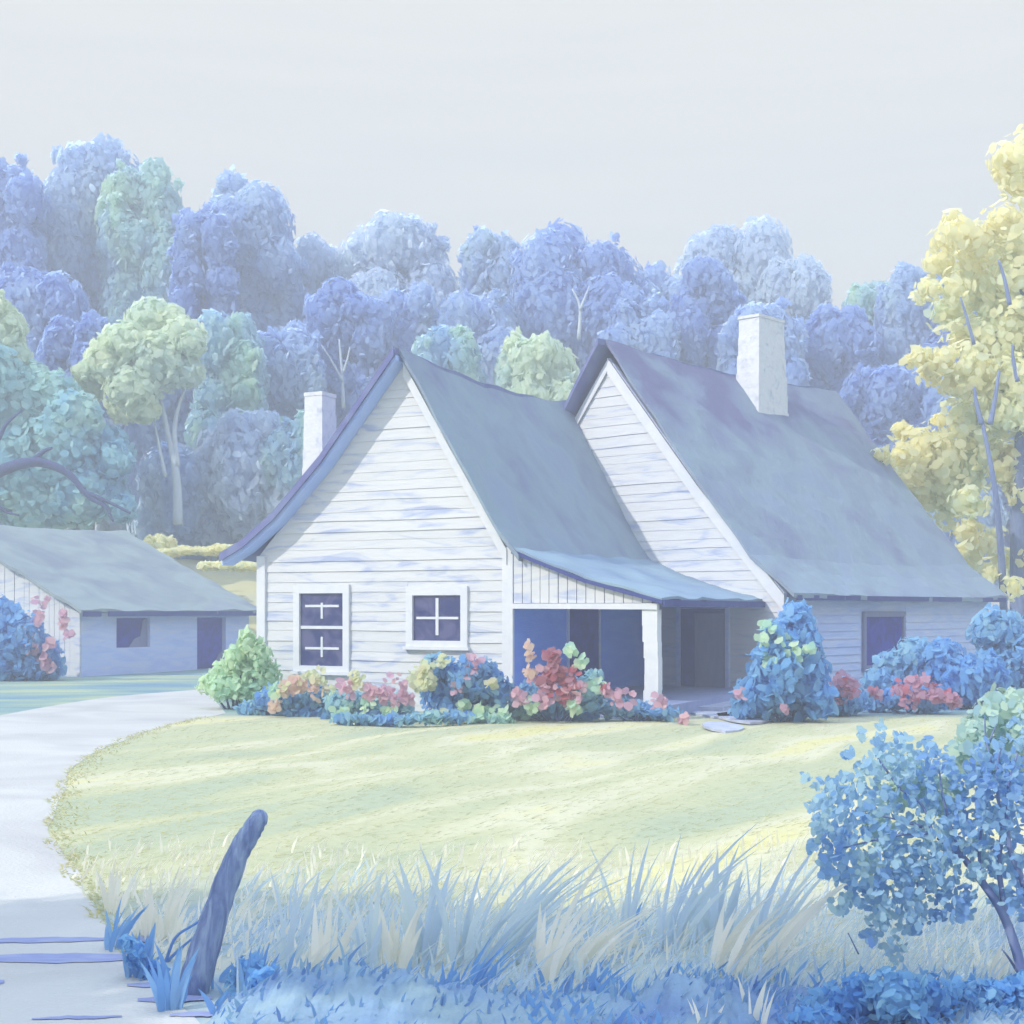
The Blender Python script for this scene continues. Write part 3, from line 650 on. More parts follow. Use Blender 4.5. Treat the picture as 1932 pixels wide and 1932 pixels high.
foliage('crown', cl, .32, F_LIME, ot, cover=1.8)
MB().tube([b0, pt(-20, 650, Y)], [.3, .12], 8).build('trunk', BARK, ot, smooth=True)

# yellow bushes on the bank
for i, (px, py, w, h, lb) in enumerate([(303,1034,24,20,'small round butter-yellow bush at the left end of the sunny bank'),(372,1040,70,7,'long low yellow bush along the top of the sunny bank'),(440,1068,56,8,'yellow bush on the bank nearest the white cottage')]):
    Yq = 61.5-i*1.5; c = pt(px, py, Yq); b = (c[0], Yq, float(hgt(c[0], Yq)))
    o = thing('bank_bush', b, lb, 'bush', 'yellow bushes on the bank')
    cl = [(c[0]+(k-1.5)*w*.5/F*Yq, Yq+random.uniform(-.3, .3), c[2]+random.uniform(-.1, .15), w*.42/F*Yq, .6, h/F*Yq, .9) for k in range(4)]
    if i == 0: cl += [(c[0]+(k-.5)*w*.7/F*Yq, Yq, (c[2]+b[2])/2, w*.5/F*Yq, .5, max(.3, (c[2]-b[2])*.6), .7) for k in range(2)]
    foliage('foliage', cl, 0.2, F_YEL, o, cover=1.6)

# ---------------------------------------------------------------- the yellow tree at the right
Y = 48.; b0 = gnd(1925, 1276)
yt = thing('yellow_tree', (b0[0], Y, 0), 'tall butter-yellow tree at the right edge beyond the taller cottage', 'tree')
cl = []
YC = [(1900,420,40,.6),(1930,480,50,.5),(1880,590,40,.4),(1900,780,50,.3),(1905,300,34,.95),(1925,345,42,.8),(1960,300,60,.8),(1890,335,18,1.),(1795,412,16,1.),(1815,440,34,.9),(1850,455,36,.8),(1785,455,30,.95),(1770,500,28,.95),(1830,500,44,.7),(1890,450,40,.5),(1915,520,50,.4),(1860,560,52,.4),(1800,545,30,.6),(1750,545,22,1.),(1735,560,14,1.),
      (1790,590,34,.35),(1920,620,60,.4),(1870,650,52,.35),(1815,640,34,.5),(1780,680,30,.9),(1740,675,22,1.),(1718,682,14,1.),(1755,705,22,.95),(1830,700,46,.5),(1900,720,56,.4),(1960,600,80,.5),(1960,450,60,.5),(1965,740,80,.5),
      (1800,730,30,.5),(1860,770,56,.35),(1820,800,46,.4),(1770,795,16,1.),(1700,815,18,1.),(1740,850,46,.7),(1700,862,28,.85),(1662,858,17,1.),(1780,870,60,.55),(1715,900,32,.6),(1770,930,48,.45),(1815,900,46,.3),(1850,850,50,.3),(1735,935,26,.5),(1790,965,30,.4),(1830,945,34,.4),
      (1900,865,40,.95),(1930,880,50,.8),(1890,890,22,1.),(1960,920,50,.7),(1920,930,24,.9),(1825,1005,28,.9),(1850,1030,30,.8),(1815,1040,14,1.),(1880,1010,20,.7),(1895,1060,28,.8),(1870,1080,24,.9),(1910,1110,18,.9),(1830,1065,18,.6),(1960,1060,40,.7)]
for (x, y, r, t) in YC:
    c = pt(x, y, Y+random.uniform(-1.6, 1.2)-(.8 if t > .85 else 0)); s = r/F*Y*.95; cl.append((*c, s, s, s*random.uniform(.85, 1.1), t))
foliage('crown', [(*c[:6], min(1, c[6]+.2)) for c in cl], .27, F_YEL, yt, cover=1.5, core=False, lift=.3, fill=.75)
tb = MB()
Yf = 45.6
for path, w0, w1 in [([(1925,1290,Y),(1922,1000,Y),(1928,800,Y-1.0),(1930,560,Y),(1930,380,Y)],.36,.08), ([(1895,1280,Y-1),(1892,1100,Y-1.6),(1878,930,Yf),(1852,790,Yf)],.16,.06),
     ([(1852,800,Yf),(1842,760,Yf),(1838,730,Yf)],.09,.05), ([(1868,800,Yf),(1876,760,Yf),(1885,700,Yf)],.10,.05), ([(1838,650,Yf),(1824,600,Yf),(1812,560,Yf)],.06,.03), ([(1905,575,Yf),(1896,530,Yf),(1884,490,Yf)],.08,.04), ([(1920,720,Yf),(1912,680,Yf),(1910,650,Yf)],.08,.04)]:
    P = smooth_path([pt(*q) for q in path], 6); tb.tube(P, np.linspace(w0, w1, len(P)), 8)
tb.build('trunk', BARKY, yt, smooth=True)

# ---------------------------------------------------------------- planting round the houses
def bush(name, label, base_px, base_py, clumps, size, m, flowers=None, cat='shrub', group=None, cover=1.8, Y=None, core=True, up=.2, stems=True):
    g0 = gnd(base_px, base_py); Y = Y or g0[1]
    o = thing(name, ((base_px-CX)/F*Y, Y, 0), label, cat, group)
    cl = []
    for c in clumps:
        x, y, rx, ry, t = c[:5]; p_ = pt(x, y, Y+random.uniform(-.25, .25)); k = Y/F
        cl.append((*p_, rx*k, min(rx, ry)*k*1.1, ry*k, t))
    foliage('foliage', cl, size*.9, m, o, cover=cover*1.1, core=core, asp=1.7, jit=.5, up=.6, lift=.38, fill=.3, cores=.8)
    if flowers:
        for (fm_, pts_, fs, n) in flowers:
            for (x, y, r) in pts_:
                CC = []
                for _ in range(int(n*1.35)):
                    a = random.uniform(0, 6.28); q = random.random()**.6*r*1.25
                    CC.append(pt(x+q*math.cos(a), y+q*math.sin(a), Y-.42-random.uniform(0, .25)))
                CC = np.array(CC); NN = np.tile(np.array([-.25, -.9, .35]), (len(CC), 1))
                V, Fa = dabs(CC, NN, fs*.95, 1.3, .45, .2)
                mesh_obj('flower_cluster', V, Fa, fm_, o, tint=rng.uniform(0, 1, len(CC)))
    if stems:
        sm = MB()
        for c in clumps[:6]:
            p_ = pt(c[0], c[1], Y); sm.tube([np.array([p_[0]*.3+o.location[0]*.7, Y, 0]), p_], [.03, .012], 5)
        sm.build('stems', BARK, o)
    return o
BG = 'flowering plants of the bed in front of the white cottage'
bush('green_bush', 'light green leafy bush at the left corner of the white cottage', 440, 1338, [(468,1216,15,24,.9),(492,1240,16,26,.8),(440,1246,16,24,1.),(416,1272,18,20,.9),(392,1292,18,14,1.),(455,1270,26,28,.7),(500,1280,24,28,.6),(430,1300,32,20,.6),(478,1308,34,24,.3),(515,1316,24,18,.2)], .15, F_GRN, group=BG)
bush('flower_clump', 'peach and yellow flowers over blue leaves below the tall window', 570, 1350, [(520,1320,30,22,.2),(560,1318,30,24,.5),(605,1318,30,22,.4),(540,1345,46,14,.1),(600,1348,46,12,.2),(480,1338,30,14,.5)], .13, F_BED, [(P_ORNG,[(548,1296,18),(592,1300,20),(520,1330,10),(565,1290,12)],.14,16),(P_YEL,[(575,1284,14),(612,1288,12),(640,1296,14),(600,1272,12),(535,1300,10)],.13,10),(F_GRN,[(520,1300,12),(630,1320,14)],.14,10)], 'flowers', BG)
bush('flower_clump', 'pink flower heads over green leaves between the two windows', 690, 1356, [(650,1326,30,18,.8),(700,1330,34,20,.9),(745,1330,28,18,.7),(690,1350,60,10,.1)], .13, F_BED, [(P_PINK,[(655,1300,16),(700,1304,14),(740,1298,24),(758,1320,16),(722,1310,14)],.14,15),(P_YEL,[(680,1290,12),(776,1276,10),(790,1300,14),(668,1276,8)],.13,9),(F_GRN,[(690,1330,14),(640,1344,12),(735,1340,12)],.14,10)], 'flowers', BG)
bush('flower_clump', 'tall blue leafy clump with pink and yellow blooms below the square window', 860, 1362, [(830,1300,30,34,.2),(870,1280,34,34,.2),(905,1290,34,38,.3),(845,1335,34,26,.1),(900,1335,40,24,.15),(940,1310,28,34,.2),(875,1356,60,10,.3),(820,1260,20,22,.3)], .15, F_BED, [(P_PINK,[(898,1250,14),(884,1268,14),(860,1300,8)],.14,12),(P_YEL,[(815,1265,14),(800,1285,12),(838,1245,10),(868,1350,10),(930,1290,8),(796,1262,10),(812,1288,12),(838,1352,10)],.14,11),(F_GRN,[(905,1344,14),(942,1340,13),(872,1330,9)],.15,10)], 'flowers', BG)
bush('flower_clump', 'red and rose flower spikes against the dark porch', 1050, 1362, [(1000,1318,28,24,.4),(1050,1322,36,24,.3),(1100,1310,28,26,.6),(1120,1290,16,22,.9),(1060,1350,66,11,.2),(985,1345,30,14,.8)], .14, F_BED, [(P_RED,[(1042,1240,10),(1048,1262,14),(1072,1280,20),(1058,1298,22),(1034,1286,14)],.16,22),(P_PINK,[(1020,1280,18),(1086,1308,18),(1034,1310,20),(980,1316,12)],.15,18),(P_ORNG,[(1000,1216,9),(1000,1240,8),(998,1265,9)],.15,8),(F_GRN,[(1078,1225,9),(1095,1250,10),(1126,1290,13),(1000,1330,12),(1085,1335,12)],.15,9)], 'flowers', BG)
bush('flower_clump', 'low pink flowers at the foot of the porch post', 1190, 1362, [(1160,1335,34,14,.4),(1210,1340,34,14,.3),(1245,1345,30,12,.2)], .13, F_BED, [(P_PINK,[(1150,1312,14),(1180,1318,18),(1240,1322,14),(1290,1354,8)],.14,12),(P_RED,[(1140,1296,8)],.12,6)], 'flowers', BG)
bush('leafy_shrub', 'low mint green leaves edging the bed beside the lawn', 760, 1368, [(650+i*42,1356+4*math.sin(i),24,9,random.random()) for i in range(8)], .13, F_BED, None, group=BG, stems=False)
bush('cypress_shrub', 'upright strong-blue shrub with lighter green leaves at the corner of the taller cottage', 1485, 1362, [(1500,1180,26,40,.3),(1480,1215,34,40,.4),(1515,1225,30,40,.2),(1470,1265,44,44,.3),(1520,1280,36,44,.1),(1440,1310,44,34,.4),(1490,1325,60,32,.1),(1545,1320,26,28,.1),(1415,1338,30,18,.3),(1452,1190,12,14,1.)], .17, F_DBL,
     [(F_GRN,[(1446,1178,14),(1440,1205,12),(1485,1215,14),(1500,1240,14),(1450,1245,12),(1525,1225,8)],.16,7),(P_PINK,[(1398,1308,10),(1480,1338,5)],.12,8)])
bush('flower_clump', 'rose and red flowers beside the upright blue shrub', 1585, 1350, [(1575,1320,34,24,.2),(1605,1325,30,20,.3),(1560,1338,34,14,.1)], .14, F_DBL, [(P_ROSE,[(1562,1306,16),(1590,1292,18),(1605,1300,14),(1580,1316,18)],.14,22)], 'flowers', 'pink flowers along the taller cottage')
bush('flower_clump', 'rose and red flowers below the dark window of the taller cottage', 1720, 1346, [(1700,1318,36,18,.2),(1750,1320,36,18,.2),(1660,1326,34,16,.2)], .14, F_DBL, [(P_ROSE,[(1700,1300,18),(1735,1296,20),(1760,1306,16),(1718,1312,20),(1650,1310,10),(1800,1322,10),(1780,1312,10)],.14,18)], 'flowers', 'pink flowers along the taller cottage')
bush('leafy_shrub', 'teal-topped blue shrub under the dark window of the taller cottage', 1690, 1332, [(1690,1262,34,26,.9),(1720,1240,34,28,.9),(1660,1288,30,22,.8),(1740,1270,40,32,.5),(1700,1300,46,24,.3)], .17, F_DBL)
bush('leafy_shrub', 'deep blue rounded shrub left of the yellow tree', 1810, 1336, [(1780,1250,34,34,.2),(1810,1290,50,38,.1),(1850,1280,40,40,.3),(1800,1322,60,20,.1)], .17, F_DBL)
bush('leafy_shrub', 'light teal shrub in front of the yellow tree trunk at the right edge', 1895, 1330, [(1880,1190,40,36,.8),(1915,1220,44,40,.7),(1890,1265,50,44,.4),(1950,1260,60,60,.5),(1900,1310,60,26,.2)], .17, F_DBL)
bush('leafy_shrub', 'pale mint tuft of leaves at the right edge of the lawn', 1895, 1390, [(1890,1330,40,26,.8),(1925,1350,40,30,.8),(1860,1365,40,20,.6),(1900,1380,50,18,.5),(1840,1400,30,20,.7),(1920,1420,40,26,.6)], .13, F_FORG, core=False, cover=1.1)
bush('flowering_shrub', 'blue shrub with pink blooms climbing the white end wall of the outbuilding', 30, 1284, [(5,1170,30,36,.2),(40,1200,34,36,.3),(10,1230,40,40,.1),(60,1235,34,34,.3),(95,1245,18,26,.2),(-30,1200,40,60,.2),(80,1265,30,18,.4),(30,1262,60,22,.2)], .22, F_DBL, [(P_PINK,[(78,1135,12),(72,1165,10),(118,1175,8),(130,1200,8),(50,1200,16),(96,1222,14),(60,1218,12),(118,1160,6),(85,1240,12),(92,1256,8)],.2,10)])

# ---------------------------------------------------------------- grass
def blades(specs):
    """specs: (base xyz, height, width, lean vec2, tint) -> tapering curved blades of 4 levels"""
    V = []; Fq = []; T = []
    for (b, h, w, ln, t) in specs:
        b = np.array(b, float); a = random.uniform(-.5, .5); side = np.array([math.cos(a), math.sin(a), 0])
        i = len(V); K = 5
        for k in range(K+1):
            q = k/K; c = b+np.array([ln[0]*q**1.6, ln[1]*q**1.6, h*q*(1-.12*q)]); ww = w*.5*(1-.15*q-.85*q**2.5)*(.45+1.6*q if q < .35 else 1)
            V += [c-side*ww, c+side*ww+np.array([0, .006, 0])]
        for k in range(K): Fq.append([i+2*k, i+2*k+1, i+2*k+3, i+2*k+2]); T.append(t)
    return np.array(V), np.array(Fq), T
def in_road(x, y):
    # right edge of road at that distance, from the inner edge points
    ys = [q[1] for q in I]; xs = [q[0] for q in I]
    return x < np.interp(y, ys, xs)+random.uniform(-.12, .15)
# short meadow grass
S = []; tries = 0
while len(S) < 9000 and tries < 200000:
    tries += 1
    Yq = 9.0*(29.3/9.0)**(random.random()**.8); px = random.uniform(60, 2000); x = (px-CX)/F*Yq
    if in_road(x, Yq): continue
    if Yq > 27.5 and 1270 < px < 1480: continue
    h = random.uniform(.02, .045)*(.75+.02*Yq); t = .5+.35*math.sin(x*.7+Yq*.3)*math.sin(Yq*.5)+random.uniform(-.2, .3)
    S.append(((x, Yq, float(hgt(x, Yq))-.01), h, random.uniform(.012, .03), (h*random.uniform(2.5, 5), h*random.uniform(.5, 3.)), t))
for _ in range(1300):
    yy = 9.2*(30/9.2)**random.random(); d_ = abs(random.gauss(0, .16))-.06; x = float(np.interp(yy, [q[1] for q in I], [q[0] for q in I]))+d_+.05*math.sin(yy*4)
    h = random.uniform(.02, .055)*(.7+.02*yy); S.append(((x, yy, -.005), h, random.uniform(.012, .03), (random.uniform(-2.5, 1.5)*h, random.uniform(-1.5, 1.5)*h), random.uniform(.2, 1)))
V, Fq, T = blades(S)
tag(mesh_obj('meadow_grass', V, Fq, G_MEAD, tint=T, origin=np.zeros(3)), 'short pale yellow-green grass of the lawn between road and cottages', 'grass', kind='stuff')
# tall undergrowth of the near edge: blue-grey and cream blades nobody could count
def scatter_blades(n, px0, px1, py0, py1, h0, h1, w0, w1, lean, avoid=True):
    out = []; k = 0
    while len(out) < n and k < n*20:
        k += 1; g_ = gnd(random.uniform(px0, px1), random.uniform(py0, py1))
        if avoid and in_road(g_[0], g_[1]): continue
        h = random.uniform(h0, h1); w = random.uniform(w0, w1); l = random.uniform(*lean)*h
        out.append(((g_[0], g_[1], float(hgt(g_[0], g_[1]))-.02), h, w, (l, random.uniform(-.1, .1)*h), random.random()))
    return out
S = scatter_blades(1700, 440, 2000, 1665, 1900, .08, .34, .010, .028, (-.2, 1.))
V, Fq, T = blades(S); tag(mesh_obj('tall_grass', V, Fq, G_BLUE, tint=T, origin=np.zeros(3)), 'blue-grey tall grass thick along the near edge of the lawn', 'grass', kind='stuff')
S = scatter_blades(1900, 130, 1900, 1600, 1830, .07, .26, .010, .035, (-.2, .8))
V, Fq, T = blades(S); tag(mesh_obj('dry_grass', V, Fq, G_CREAM, tint=T, origin=np.zeros(3)), 'cream dry grass mixed through the near edge of the lawn', 'grass', kind='stuff')
S = scatter_blades(700, 400, 2050, 1850, 1990, .06, .20, .02, .06, (-.5, .7))
V, Fq, T = blades(S); tag(mesh_obj('low_undergrowth', V, Fq, G_DEEP, tint=T, origin=np.zeros(3)), 'deep blue low undergrowth along the bottom of the view', 'grass', kind='stuff')

TG = 'tall grass clumps along the near edge of the lawn'
def clump(label, m, px, py, hpx, spread, lean, n, wpx=26, name='grass_clump'):
    b = gnd(px, py); k = b[1]/F; o = thing(name, b, label, 'grass', TG); S = []
    n = int(n*1.8)
    for i in range(n):
        q = (i+.5)/n-.5; h = hpx*1.12*k*random.uniform(.35, 1.0)*(1-.35*abs(q)); S.append((b+np.array([q*spread*k*.55, random.uniform(-.12, .12), -.02]), h, wpx*k*random.uniform(.25, .7), ((lean+q*.6+random.uniform(-.15, .18))*h, random.uniform(-.1, .1)*h), random.random()))
    V, Fq, T = blades(S); mesh_obj('blades', V, Fq, m, o, tint=T); return o
for a in [
 ('pair of upright blue-grey spikes right of the leaning post', G_BLUE, 545,1830,230,60,.05,7,22),
 ('pointed blue-grey spike clump rising above the blue bank', G_BLUE, 695,1830,225,50,-.02,7,24),
 ('tallest blue-grey grass spike, left of the middle of the lawn edge', G_BLUE, 862,1820,300,60,.04,7,24),
 ('broad blue-grey clump left of the tallest spike', G_BLUE, 800,1815,230,70,.0,9,34),
 ('blue-grey blades leaning right just right of the tallest spike', G_BLUE, 905,1820,240,90,.6,9,22),
 ('long blue-grey blades swept far to the right in the middle', G_BLUE, 960,1810,240,70,.75,10,26),
 ('thin tall grey-blue spike standing alone right of the middle', G_BLUE, 1178,1800,305,36,.03,6,24),
 ('grey-blue clump right of the lone spike with splayed tips', G_BLUE, 1265,1790,270,90,.4,9,24),
 ('mauve-grey short clump between the lone spike and the blue shrub', G_BLUE, 1345,1780,200,110,.05,10,34),
 ('grey-blue clump leaning right beside the blue shrub', G_BLUE, 1440,1800,260,90,.35,9,24),
 ('cream broad-bladed tuft right of the leaning post', G_CREAM, 560,1852,140,50,.3,5,30),
 ('pair of cream pointed blades above the left end of the blue bank', G_CREAM, 612,1846,180,80,.1,7,34),
 ('wide cream tuft above the middle of the blue bank', G_CREAM, 745,1830,190,80,.1,9,30),
 ('long cream blades arching right in the middle of the lawn edge', G_CREAM, 1030,1850,290,60,.35,8,34),
 ('thin cream blades lying over to the right, centre', G_CREAM, 1100,1830,190,120,.9,9,22),
 ('bright cream fan of pointed blades left of the blue shrub', G_CREAM, 1365,1850,240,90,.5,9,38),
 ('cream fan under the hanging leaves of the blue shrub', G_CREAM, 1440,1845,220,70,.75,6,30),
 ('cream blades standing at the bottom edge, right of centre', G_CREAM, 1425,1950,130,40,.1,5,28),
 ('cream tuft at the bottom edge left of the rounded blue bank', G_CREAM, 1330,1960,110,40,.1,5,24),
 ('cream tuft beneath the dark bough of the blue shrub', G_CREAM, 1890,1850,110,70,.4,6,26),
 ('cream upright tuft left of the leaning post', G_CREAM, 300,1770,150,130,.1,14,24),
 ('cream upright tuft at the road edge', G_CREAM, 215,1720,110,60,.05,7,20),
 ('deep blue blades crossing low in the middle', G_DEEP, 905,1860,130,90,.6,12,16),
 ('deep blue leaves splayed over the blue bank, left of centre', G_DEEP, 860,1870,90,100,.2,8,24),
 ('small deep blue sprig alone on the pale ground, right of the middle', G_DEEP, 1120,1880,90,50,.7,7,20),
 ('small pair of bright blue leaves below the lone spike', G_DEEP, 1192,1770,90,20,.2,3,22),
 ('deep blue low leaves right of the foot of the post', G_DEEP, 480,1880,120,90,.1,14,26),
 ('deep blue leaves along the road edge, farther', G_DEEP, 215,1790,110,50,.25,9,20),
 ('deep blue leaves along the road edge, nearer', G_DEEP, 262,1840,120,60,.1,12,24),
 ('deep blue leaves at the foot of the leaning post', G_DEEP, 325,1900,150,70,.0,14,26),
]: clump(*a)
# two arching stalks beside the post
o = thing('grass_stalks', gnd(372,1815), 'two arching bare blue stalks left of the leaning post', 'grass', TG); k = gnd(372,1815)[1]
sb = MB()
for path in ([(372,1815),(392,1768),(430,1742),(470,1712),(492,1724)], [(372,1818),(400,1790),(440,1760),(486,1745)]):
    P = smooth_path([pt(x-60+60*0, y-40*0, k) for x, y in path], 6); sb.tube(P, np.linspace(.011, .005, len(P)), 6)
sb.build('stalks', G_DEEP, o)

# leaning post
Yp = gnd(362,1872)[1]; po = thing('leaning_post', gnd(362,1872), 'weathered blue-grey wooden post leaning right beside the road', 'post')
P = smooth_path([pt(358,1890,Yp), pt(383,1800,Yp), pt(415,1700,Yp+.03), pt(447,1615,Yp+.05), pt(470,1575,Yp+.06), pt(488,1545,Yp+.07)], 5)
rad = list(np.interp(np.linspace(0, 1, len(P)), [0, .15, .45, .6, .8, 1], [.098, .093, .076, .067, .063, .056]))
dv = (P[-1]-P[-2])/np.linalg.norm(P[-1]-P[-2])
for st, q in ((.022, .051), (.018, .041), (.012, .028), (.006, .008)): P.append(P[-1]+dv*st); rad.append(q)
m_ = MB(); m_.tube(P, rad, 14, wob=.07); m_.build('shaft', POSTM, po, smooth=True)

# low shadowed bank along the bottom of the view
bx_ = np.linspace(380, 2300, 240); nb_ = 13; VB = []
for px in bx_:
    top = np.interp(px, [380,450,560,680,820,960,1010,1120,1210,1260,1330,1390,1430,1600,2300], [1935,1870,1838,1832,1850,1888,1900,1898,1890,1850,1838,1862,1888,1880,1880])
    zt = max(.0, EYE-(top-HY)/F*7.95)
    for j in range(nb_):
        q = j/(nb_-1)*2-1; x = (px-CX)/F*7.95; y = 7.95+q*.55+.08*math.sin(px*.013)
        z = zt*max(0, 1-q*q)**.8*(1+.12*math.sin(px*.05+q*3)+.06*math.sin(px*.13-q*5))-.01
        VB.append((x, y, z+.012*math.sin(px*.31+q*9)))
ib = np.arange(len(VB)).reshape(-1, nb_)
fbk = np.stack([ib[:-1, :-1], ib[1:, :-1], ib[1:, 1:], ib[:-1, 1:]], -1).reshape(-1, 4)
tag(mesh_obj('bank', VB, fbk, ROCKB, origin=np.zeros(3), smooth=True), kind='structure')
S = []
for _ in range(900):
    i_ = random.randrange(4*nb_, len(VB)-4*nb_); x, y, z = VB[i_]
    if z < .02: continue
    h = random.uniform(.03, .10)*random.choice((.6, 1, 1, 1.8)); S.append(((x+random.uniform(-.03, .03), y+random.uniform(-.03, .03), z-.01), h, random.uniform(.012, .035), (random.uniform(-.3, 1.)*h, random.uniform(-.3, .3)*h), random.random()))
V, Fq, T = blades(S); tag(mesh_obj('bank_grass', V, Fq, G_BANK, tint=T, origin=np.zeros(3)), 'short blue-green leaves over the shadowed bank at the bottom', 'grass', kind='stuff')

# ---------------------------------------------------------------- foreground shrub on the right
Yb = gnd(1925, 1905)[1]; fb = thing('blue_shrub', (pt(1945, 1900, Yb)[0], Yb, 0), 'large open blue-leaved shrub with dark arching boughs filling the lower right corner', 'shrub')
BR = [([(1960,1990),(1930,1840),(1895,1730),(1850,1660),(1810,1610),(1770,1580)],.034,.014),([(1900,1740),(1885,1640),(1890,1560),(1880,1470),(1890,1400)],.018,.005),([(1850,1660),(1848,1600),(1856,1530)],.012,.004),
      ([(1740,1560),(1700,1548),(1665,1540)],.010,.004),([(1750,1572),(1700,1575),(1650,1585),(1590,1600)],.010,.004),([(1790,1545),(1778,1500),(1772,1450)],.009,.004),([(1960,1760),(1925,1650),(1905,1600),(1900,1500),(1920,1420)],.022,.006),
      ([(1700,1490),(1670,1450),(1652,1425)],.009,.004),([(1930,1850),(1905,1810),(1890,1790)],.010,.004),([(1870,1440),(1860,1390),(1858,1350)],.008,.003),([(1866,1400),(1880,1365)],.006,.003),([(1810,1610),(1790,1545)],.010,.007),([(1760,1572),(1740,1520),(1700,1490)],.010,.006),([(1820,1720),(1800,1690),(1770,1670)],.008,.004),([(1620,1800),(1600,1760)],.005,.003)]
tb = MB()
for path, w0, w1 in BR:
    yo = random.uniform(-.08, .05); P = smooth_path([pt(x, y, Yb-.15+yo) for x, y in path], 5); tb.tube(P, np.linspace(w0, w1, len(P)), 7)
tb.build('boughs', BARKY, fb, smooth=True)
LC = [(1600,1490,36),(1560,1530,34),(1575,1590,40),(1640,1450,34),(1690,1440,40),(1610,1560,40),(1660,1520,40),(1730,1480,40),(1770,1440,34),(1650,1620,44),(1700,1590,48),(1760,1540,46),(1640,1680,44),(1700,1660,52),(1760,1640,52),(1800,1700,44),(1720,1720,46),(1670,1730,34),(1590,1640,30),
      (1820,1560,52),(1830,1480,44),(1880,1440,52),(1900,1520,56),(1850,1620,44),(1910,1620,50),(1940,1480,60),(1940,1700,50),(1950,1380,50),(1870,1560,40),(1550,1480,16),(1625,1385,12),(1655,1400,18),(1700,1395,16),(1720,1440,20),(1660,1370,10),(1885,1690,24),(1780,1600,40),(1535,1520,14),(1548,1562,22),(1532,1596,13),(1590,1705,24),(1640,1762,20),(1690,1790,26),(1600,1420,14),(1520,1465,9),(1560,1640,18),(1750,1410,22)]
CC = []; TT = []
for (x, y, r) in LC:
    n = int(r*r*.050)+4; tcl = random.uniform(0, .5)
    for _ in range(n):
        a = random.uniform(0, 6.28); q = random.random()**.6*r; CC.append(pt(x+q*math.cos(a), y+q*math.sin(a)*.95, Yb+random.uniform(-.4, .35))); TT.append(min(1, tcl+random.uniform(0, .5)))
CC = np.array(CC); V, Fa = dabs(CC, np.tile([-.3, -.8, .4], (len(CC), 1)), .036, 1.6, .6, .35); mesh_obj('leaves', V, Fa, F_FORE, fb, tint=TT)
CC = []; TT = []
for (x, y, r) in [(1720,1470,40),(1850,1400,44),(1890,1380,40),(1780,1500,36),(1660,1560,30),(1930,1350,50),(1830,1430,40),(1690,1500,30),(1640,1640,24),(1900,1440,40),(1870,1340,30)]:
    for _ in range(int(r*r*.05)):
        a = random.uniform(0, 6.28); q = random.random()**.6*r; CC.append(pt(x+q*math.cos(a), y+q*math.sin(a), Yb+random.uniform(.1, .6))); TT.append(random.random())
CC = np.array(CC); V, Fa = dabs(CC, np.tile([-.3, -.8, .4], (len(CC), 1)), .055, 1.4, .5, .3); mesh_obj('pale_leaves', V, Fa, F_FORG, fb, tint=TT)

def low_plant(label, px, py, cls, m=F_DBL, size=.045):
    b = gnd(px, py); o = thing('low_shrub', b, label, 'shrub', 'low blue plants at the bottom right'); k = b[1]/F
    cl = [(*pt(x, y, b[1]+random.uniform(-.15, .15)), rx*k, rx*k*.8, ry*k, random.random()) for x, y, rx, ry in cls]
    foliage('foliage', cl, size, m, o, cover=1.3, asp=1.6, jit=.7, fill=.3, lift=.3, cores=.75)
low_plant('low blue leafy plant at the bottom left of the corner group', 1580, 1940, [(1560,1900,44,34),(1610,1890,44,44),(1540,1925,40,20)])
low_plant('middle blue leafy plant of the bottom right corner group', 1720, 1940, [(1690,1880,50,46),(1750,1885,50,40),(1720,1920,60,30)])
low_plant('rightmost blue leafy plant at the bottom corner', 1870, 1940, [(1830,1890,50,40),(1890,1895,50,40),(1940,1890,50,50)])
low_plant('round leafed blue plant right of the foot of the leaning post', 478, 1890, [(470,1835,30,26),(500,1850,26,26),(450,1860,24,20)], F_DBL)
low_plant('blue sprouting plant beside the road edge left of the post', 275, 1850, [(255,1800,20,22),(285,1840,24,24),(240,1780,14,14)], F_DBL)

# ---------------------------------------------------------------- the tree overhead whose shade lies on the near ground
ov = thing('overhanging_tree', (-9.5, 1.5, 0), 'large tree left of the viewpoint shading the near ground', 'tree')
cl = []
for i in range(44):
    x = random.uniform(-14.5, -5.2); y = random.uniform(2.8, 5.9); z = random.uniform(6.6, 8.0); r = random.uniform(.6, 1.0); cl.append((x, y, z, r, r*.8, r*.6, random.random()))
foliage('crown', cl, .25, F_TEAL, ov, cover=1.0)
tb = MB().tube(smooth_path([(-9.5, 1.5, -.1), (-9.3, 1.8, 3), (-8.2, 2.6, 7)], 5), np.linspace(.35, .15, 11), 10); tb.tube(smooth_path([(-8.6, 2.4, 6), (-6, 2.8, 7), (-3.2, 3, 7.3)], 5), np.linspace(.16, .05, 11), 8)
tb.build('trunk', BARK, ov, smooth=True)

# ---------------------------------------------------------------- air
HAZE = 0.0076
hb = MB().prism([(-90,-20,-1.5),(90,-20,-1.5),(90,118,-1.5),(-90,118,-1.5)], (0, 0, 34.5)).build('haze', MATS['white_paint'], origin=np.zeros(3))
hm = bpy.data.materials.new('haze_air'); hm.use_nodes = True; hn = hm.node_tree; hn.nodes.remove(hn.nodes['Principled BSDF'])
pv = hn.nodes.new('ShaderNodeVolumePrincipled'); pv.inputs['Color'].default_value = (.88, .94, 1.0, 1); pv.inputs['Density'].default_value = HAZE
hn.links.new(pv.outputs[0], hn.nodes['Material Output'].inputs['Volume'])
hb.data.materials[0] = hm; tag(hb, 'thin pale blue haze over the whole place', 'haze', kind='stuff')

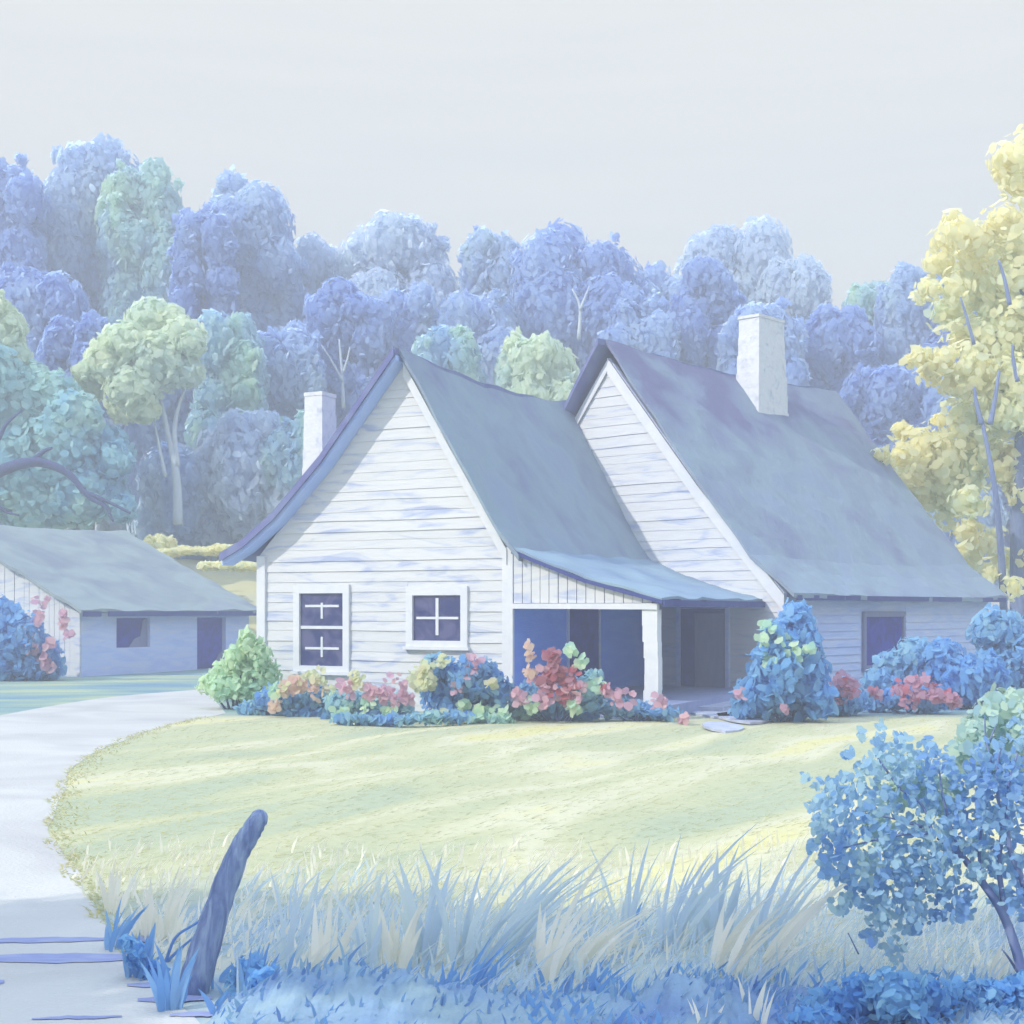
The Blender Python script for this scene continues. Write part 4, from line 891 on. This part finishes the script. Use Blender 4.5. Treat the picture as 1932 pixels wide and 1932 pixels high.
# ---------------------------------------------------------------- light, sky, camera
EL = math.radians(38); Lh = np.array([-.87, -.50]); Lh /= np.linalg.norm(Lh)
Ld = Vector((Lh[0]*math.cos(EL), Lh[1]*math.cos(EL), math.sin(EL)))
su = bpy.data.lights.new('sun', 'SUN'); su.energy = 3.9; su.angle = math.radians(.6); su.color = (1, .94, .84)
so = bpy.data.objects.new('sun', su); COL.objects.link(so); so.rotation_euler = Ld.to_track_quat('Z', 'Y').to_euler(); so.location = (-20, -10, 30)
w = bpy.data.worlds.new('World'); scene.world = w; w.use_nodes = True; nt = w.node_tree; N = nt.nodes; L = nt.links
bg = N['Background']; bg.inputs['Strength'].default_value = .1
sky = N.new('ShaderNodeTexSky'); sky.sky_type = 'NISHITA'; sky.sun_disc = False; sky.sun_elevation = EL; sky.sun_rotation = math.atan2(Ld.x, Ld.y); sky.air_density = 1.2; sky.dust_density = .6; sky.ozone_density = 2.5
# thin bright high haze near the horizon, blue overhead
tcw = N.new('ShaderNodeTexCoord'); spw = N.new('ShaderNodeSeparateXYZ'); L.new(tcw.outputs['Generated'], spw.inputs[0])
mrw = N.new('ShaderNodeMapRange'); mrw.interpolation_type = 'SMOOTHSTEP'; mrw.inputs['From Min'].default_value = .42; mrw.inputs['From Max'].default_value = .72; mrw.inputs['To Min'].default_value = .0; mrw.inputs['To Max'].default_value = 1.
L.new(spw.outputs['Z'], mrw.inputs['Value'])
mpw = N.new('ShaderNodeMapping'); mpw.inputs['Scale'].default_value = (3, 3, 40); L.new(tcw.outputs['Generated'], mpw.inputs[0])
nw = N.new('ShaderNodeTexNoise'); nw.inputs['Scale'].default_value = 1.5; nw.inputs['Detail'].default_value = 5; L.new(mpw.outputs[0], nw.inputs['Vector'])
rw = N.new('ShaderNodeValToRGB'); rw.color_ramp.elements[0].position = .3; rw.color_ramp.elements[1].position = .7
SKYL = 10.0; ZEN_FILL = (1.2, 1.47, 1.98)
rw.color_ramp.elements[0].color = (.775*SKYL, .785*SKYL, .75*SKYL, 1); rw.color_ramp.elements[1].color = (.815*SKYL, .815*SKYL, .76*SKYL, 1)
L.new(nw.outputs['Fac'], rw.inputs[0])
# overhead: the sky texture plus an added bright blue fill that lifts the shade
ms_ = N.new('ShaderNodeMix'); ms_.data_type = 'RGBA'; ms_.blend_type = 'ADD'; ms_.inputs[0].default_value = 1; ms_.inputs[7].default_value = (*[10*v for v in ZEN_FILL], 1)
L.new(sky.outputs[0], ms_.inputs[6])
mw = N.new('ShaderNodeMix'); mw.data_type = 'RGBA'; L.new(mrw.outputs[0], mw.inputs[0]); L.new(rw.outputs[0], mw.inputs[6]); L.new(ms_.outputs[2], mw.inputs[7])
L.new(mw.outputs[2], bg.inputs['Color'])

cam = bpy.data.cameras.new('camera'); co = bpy.data.objects.new('camera', cam); COL.objects.link(co); scene.camera = co
co.location = (0, 0, EYE); co.rotation_euler = (math.radians(90), 0, 0)
cam.sensor_width = 36; cam.lens = 36*F/1932; cam.shift_y = (HY-966)/1932; cam.clip_end = 3000; cam.clip_start = .1
scene.render.resolution_x = scene.render.resolution_y = 1024
scene.view_settings.view_transform = 'Standard'; scene.view_settings.look = 'None'; scene.view_settings.exposure = .17; scene.view_settings.gamma = 1
